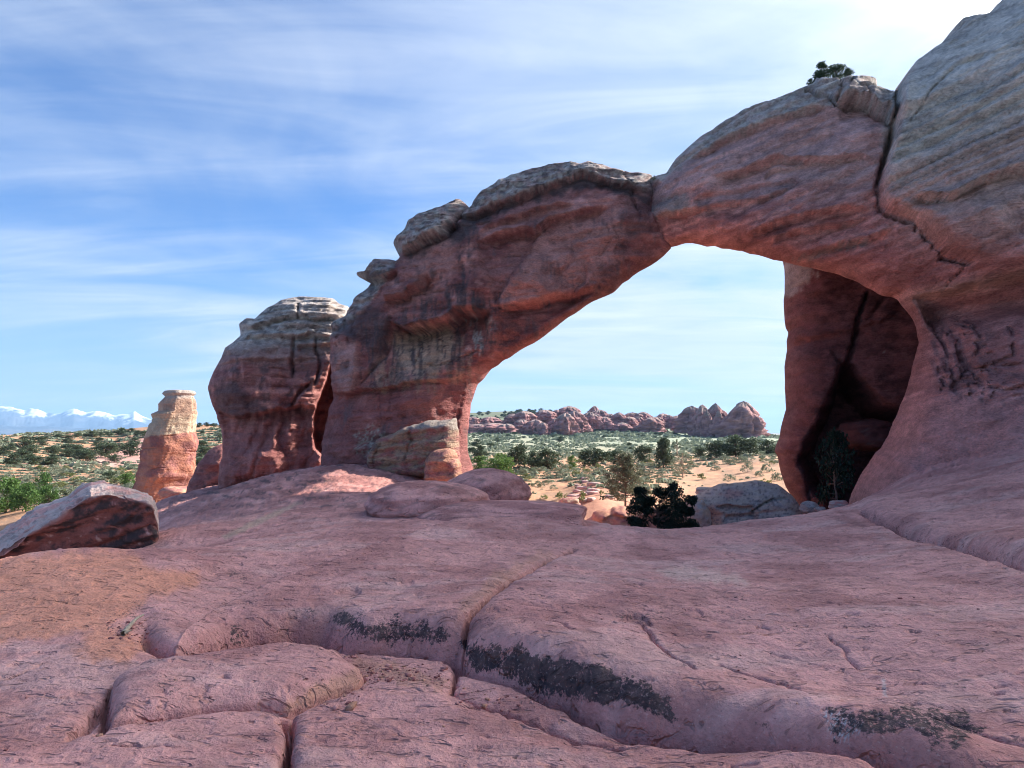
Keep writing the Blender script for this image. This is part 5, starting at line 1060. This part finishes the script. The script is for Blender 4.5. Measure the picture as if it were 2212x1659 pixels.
# single shrubs on the sand
SHR = [(1141, 1081, 24, 20, 'brush'), (1175, 1082, 11, 26, 'brush'), (1211, 1081, 18, 26, 'brush'), (1257, 1087, 26, 26, 'brush'), (1196, 1060, 12, 22, 'sage'), (1163, 1054, 16, 32, 'sage'), (1185, 1047, 14, 18, 'sage'), (1138, 1038, 16, 26, 'brush'), (1273, 1037, 16, 24, 'sage'), (1429, 1032, 14, 28, 'sage'), (1517, 1037, 15, 30, 'brush'), (1578, 1040, 16, 32, 'sage'), (1544, 1016, 14, 26, 'sage'), (1615, 1020, 20, 32, 'sage'), (1568, 1003, 20, 60, 'sage'), (1600, 1000, 18, 40, 'sage'), (1653, 1047, 14, 34, 'brush'), (1656, 1020, 24, 30, 'sage'), (1230, 1040, 12, 20, 'sage'), (1300, 1072, 12, 18, 'brush'), (1118, 1046, 12, 18, 'sage'), (1210, 1030, 12, 26, 'sage'), (1245, 1028, 13, 24, 'brush'), (1180, 1030, 12, 24, 'sage'), (1460, 1045, 8, 14, 'sage'), (1400, 1030, 12, 22, 'sage'), (1408, 1010, 12, 26, 'sage'), (1225, 1075, 9, 14, 'brush'), (1640, 1030, 14, 22, 'sage'), (1680, 1040, 22, 30, 'sage')]
for q, (x, y, h, w, k) in enumerate(sorted(SHR)): plant(k, x, y, h, w, ORD[q + 1] + ' shrub from the left on the orange sand beyond the arch', 'shrub', 'shrubs on the sand')
rv = np.random.RandomState(31)
pxs = np.concatenate([rv.uniform(0, 300, 90), rv.uniform(1020, 1690, 120)]); pys = np.concatenate([rv.uniform(1006, 1090, 90), rv.uniform(985, 1028, 120)])
for x, y in zip(pxs, pys):
    if x > 1480 and y > 1005: continue
    h = (y - 940) * .13 * rv.uniform(.7, 1.3); plant('sage' if rv.rand() < .8 else 'brush', x, y, h, h * 2.1, 'low sagebrush in the nearer part of the valley', 'shrub', 'sagebrush on the valley floor')
# stones on the red bank
for i in range(26):
    x = rv.uniform(1240, 1345); y = 1032 + (x - 1240) * -.12 + rv.rand() * 60; p = pick(x, y)[0][0]; s = rv.uniform(.10, .34)
    o = blob('stone', p, (s * 1.5, s, s * .55), i * 1.7, (PALE * .9, PINK), M['boulder'], i, .2, 2.6, H=10, W=16); tag(o, 'loose pale stone on the red bank left of the pale pine', 'stone', 'stones on the red bank')

def scatter_sage():
    """the sage cover nobody could count: small clumps thickest on the plain"""
    n = 28000; px = np.concatenate([rv.uniform(-20, 490, n // 2), rv.uniform(1005, 1700, n // 2)]); py = 926 + 150 * rv.rand(n) ** 1.5
    left = px < 600; py = np.where(left, 930 + 160 * rv.rand(n) ** 1.1, py); P, ok = pick(px, py, 30, 800, 80)
    sand = patch(px, py, [(1100, 1058), (1150, 1045), (1290, 1050), (1340, 1080), (1300, 1120), (1100, 1100)], 6, 14, 30) + patch(px, py, [(1400, 1090), (1480, 1030), (1540, 1003), (1640, 992), (1720, 990), (1720, 1100)], 6, 14, 30)
    red = patch(px, py, [(185, 992), (230, 972), (262, 960), (320, 945), (335, 1000), (240, 1008)], 4, 8, 20)
    gap = sstep(-.1, .3, fbm(px / 46, py / 9, 4, 3)) * .9
    keep = ok & (rv.rand(n) > sand * .97) & (rv.rand(n) > red * .9) & (rv.rand(n) > gap) & (P[:, 1] < 620); P = P[keep]; m = len(P)
    size = np.clip(P[:, 1] * .0034, .22, 1.5) * np.exp(rv.normal(size=m) * .42) * .85
    k = 11; c = np.repeat(P, k, 0); s = np.repeat(size, k)[:, None]; q = rv.normal(size=(m * k, 3)); q /= np.linalg.norm(q, axis=1)[:, None]; q[:, 2] = np.abs(q[:, 2]) * .62; p = c + q * s * np.array([1, 1, .75]) * .8
    a = rv.normal(size=(m * k, 3)); a /= np.linalg.norm(a, axis=1)[:, None]; b = np.cross(a, q); b /= np.linalg.norm(b, axis=1)[:, None] + 1e-9
    V = np.stack([p - a * s * .42, p + b * s * .42, p + a * s * .42, p - b * s * .3], 1).reshape(-1, 3)
    o = mesh_obj('sage_cover', V, np.arange(m * k * 4).reshape(-1, 4), M['sage'], smooth=False); tag(o, 'low grey green sage covering the valley floor', 'sage', kind='stuff')
scatter_sage()

# dead twig on the dirt between the slabs at left
p0, p1, p2 = [np.append(flat([q], .12)[0], 0) for q in ((266, 1379), (283, 1360), (309, 1341))]
def gz(p): return float(ground_full(np.array([p[0]]), np.array([p[1]]))[0])
for q, h in ((p0, .02), (p1, .022), (p2, .03)): q[2] = gz(q) + h
v, f = join([tube([p0, (p0 + p1) / 2 + [0, .01, .006], p1, (p1 + p2) / 2 + [-.01, .01, 0.004], p2], .021, .008, 7), tube([p0 + [.01, 0, 0], p0 + [.05, .03, .02]], .012, .004, 5)])
tag(mesh_obj('dead_twig', v, f, M['dead_wood']), 'short bleached dead twig lying on the dirt at left', 'twig')

# chips and grit gathered in the hollows of the slabs
def chips():
    V = []; Fq = []; n = 0
    cube = np.array([(-1, -1, -1), (1, -1, -1), (1, 1, -1), (-1, 1, -1), (-1, -1, 1), (1, -1, 1), (1, 1, 1), (-1, 1, 1)], float); cf = np.array([(0, 3, 2, 1), (4, 5, 6, 7), (0, 1, 5, 4), (1, 2, 6, 5), (2, 3, 7, 6), (3, 0, 4, 7)])
    for (x0, x1, y0, y1, k, s) in ((770, 960, 1425, 1480, 220, .0045), (230, 320, 1360, 1410, 90, .004), (640, 790, 1490, 1540, 40, .004), (690, 770, 1385, 1410, 40, .006), (985, 1150, 1470, 1520, 40, .004), (0, 2212, 1180, 1659, 110, .004)):
        xy = flat(np.stack([rv.uniform(x0, x1, k), rv.uniform(y0, y1, k)], -1), .05); z = ground_full(xy[:, 0].copy(), xy[:, 1].copy())
        for (x, y), zz in zip(xy, z):
            r = s * math.exp(rv.normal() * .5); q = rv.rand() * 6.28; v = cube * np.array([r * 1.5, r, r * .6]) * rv.uniform(.6, 1.2, (8, 3)); v = np.stack([v[:, 0] * math.cos(q) - v[:, 1] * math.sin(q), v[:, 0] * math.sin(q) + v[:, 1] * math.cos(q), v[:, 2]], -1)
            V.append(v + [x, y, zz + r * .3]); Fq.append(cf + n); n += 8
    V = np.concatenate(V); c = np.repeat(np.array([ORANGE * .9, RED, PINK, DEEP * 1.2, DEEP])[rv.randint(0, 5, n // 8)], 8, 0)
    tag(mesh_obj('rock_chips', V, np.concatenate(Fq), M['boulder'], c, smooth=False), 'loose chips and grit lying in the hollows of the slabs', 'chips', kind='stuff')
chips()

# ------------------------------------------------------------------ the air of the valley
def haze():
    x, y0, y1, z0, z1 = 24000, -400, 15600, -300, 490
    V = [(sx * x, yy, zz) for zz in (z0, z1) for sx, yy in ((-1, y0), (1, y0), (1, y1), (-1, y1))]
    Fc = [(3, 2, 1, 0), (4, 5, 6, 7), (0, 1, 5, 4), (1, 2, 6, 5), (2, 3, 7, 6), (3, 0, 4, 7)]
    m = bpy.data.materials.new('haze_air'); m.use_nodes = True; t = NT(m.node_tree); t.n.clear(); out = t.new('ShaderNodeOutputMaterial'); v = t.new('ShaderNodeVolumePrincipled')
    v.inputs['Color'].default_value = (.40, .66, 1, 1); v.inputs['Density'].default_value = 0.9e-4; v.inputs['Anisotropy'].default_value = 0.1
    t.l.new(v.outputs[0], out.inputs['Volume']); o = mesh_obj('haze', V, Fc, m, smooth=False); tag(o, 'pale blue air over the whole valley', 'haze', kind='stuff')
haze()
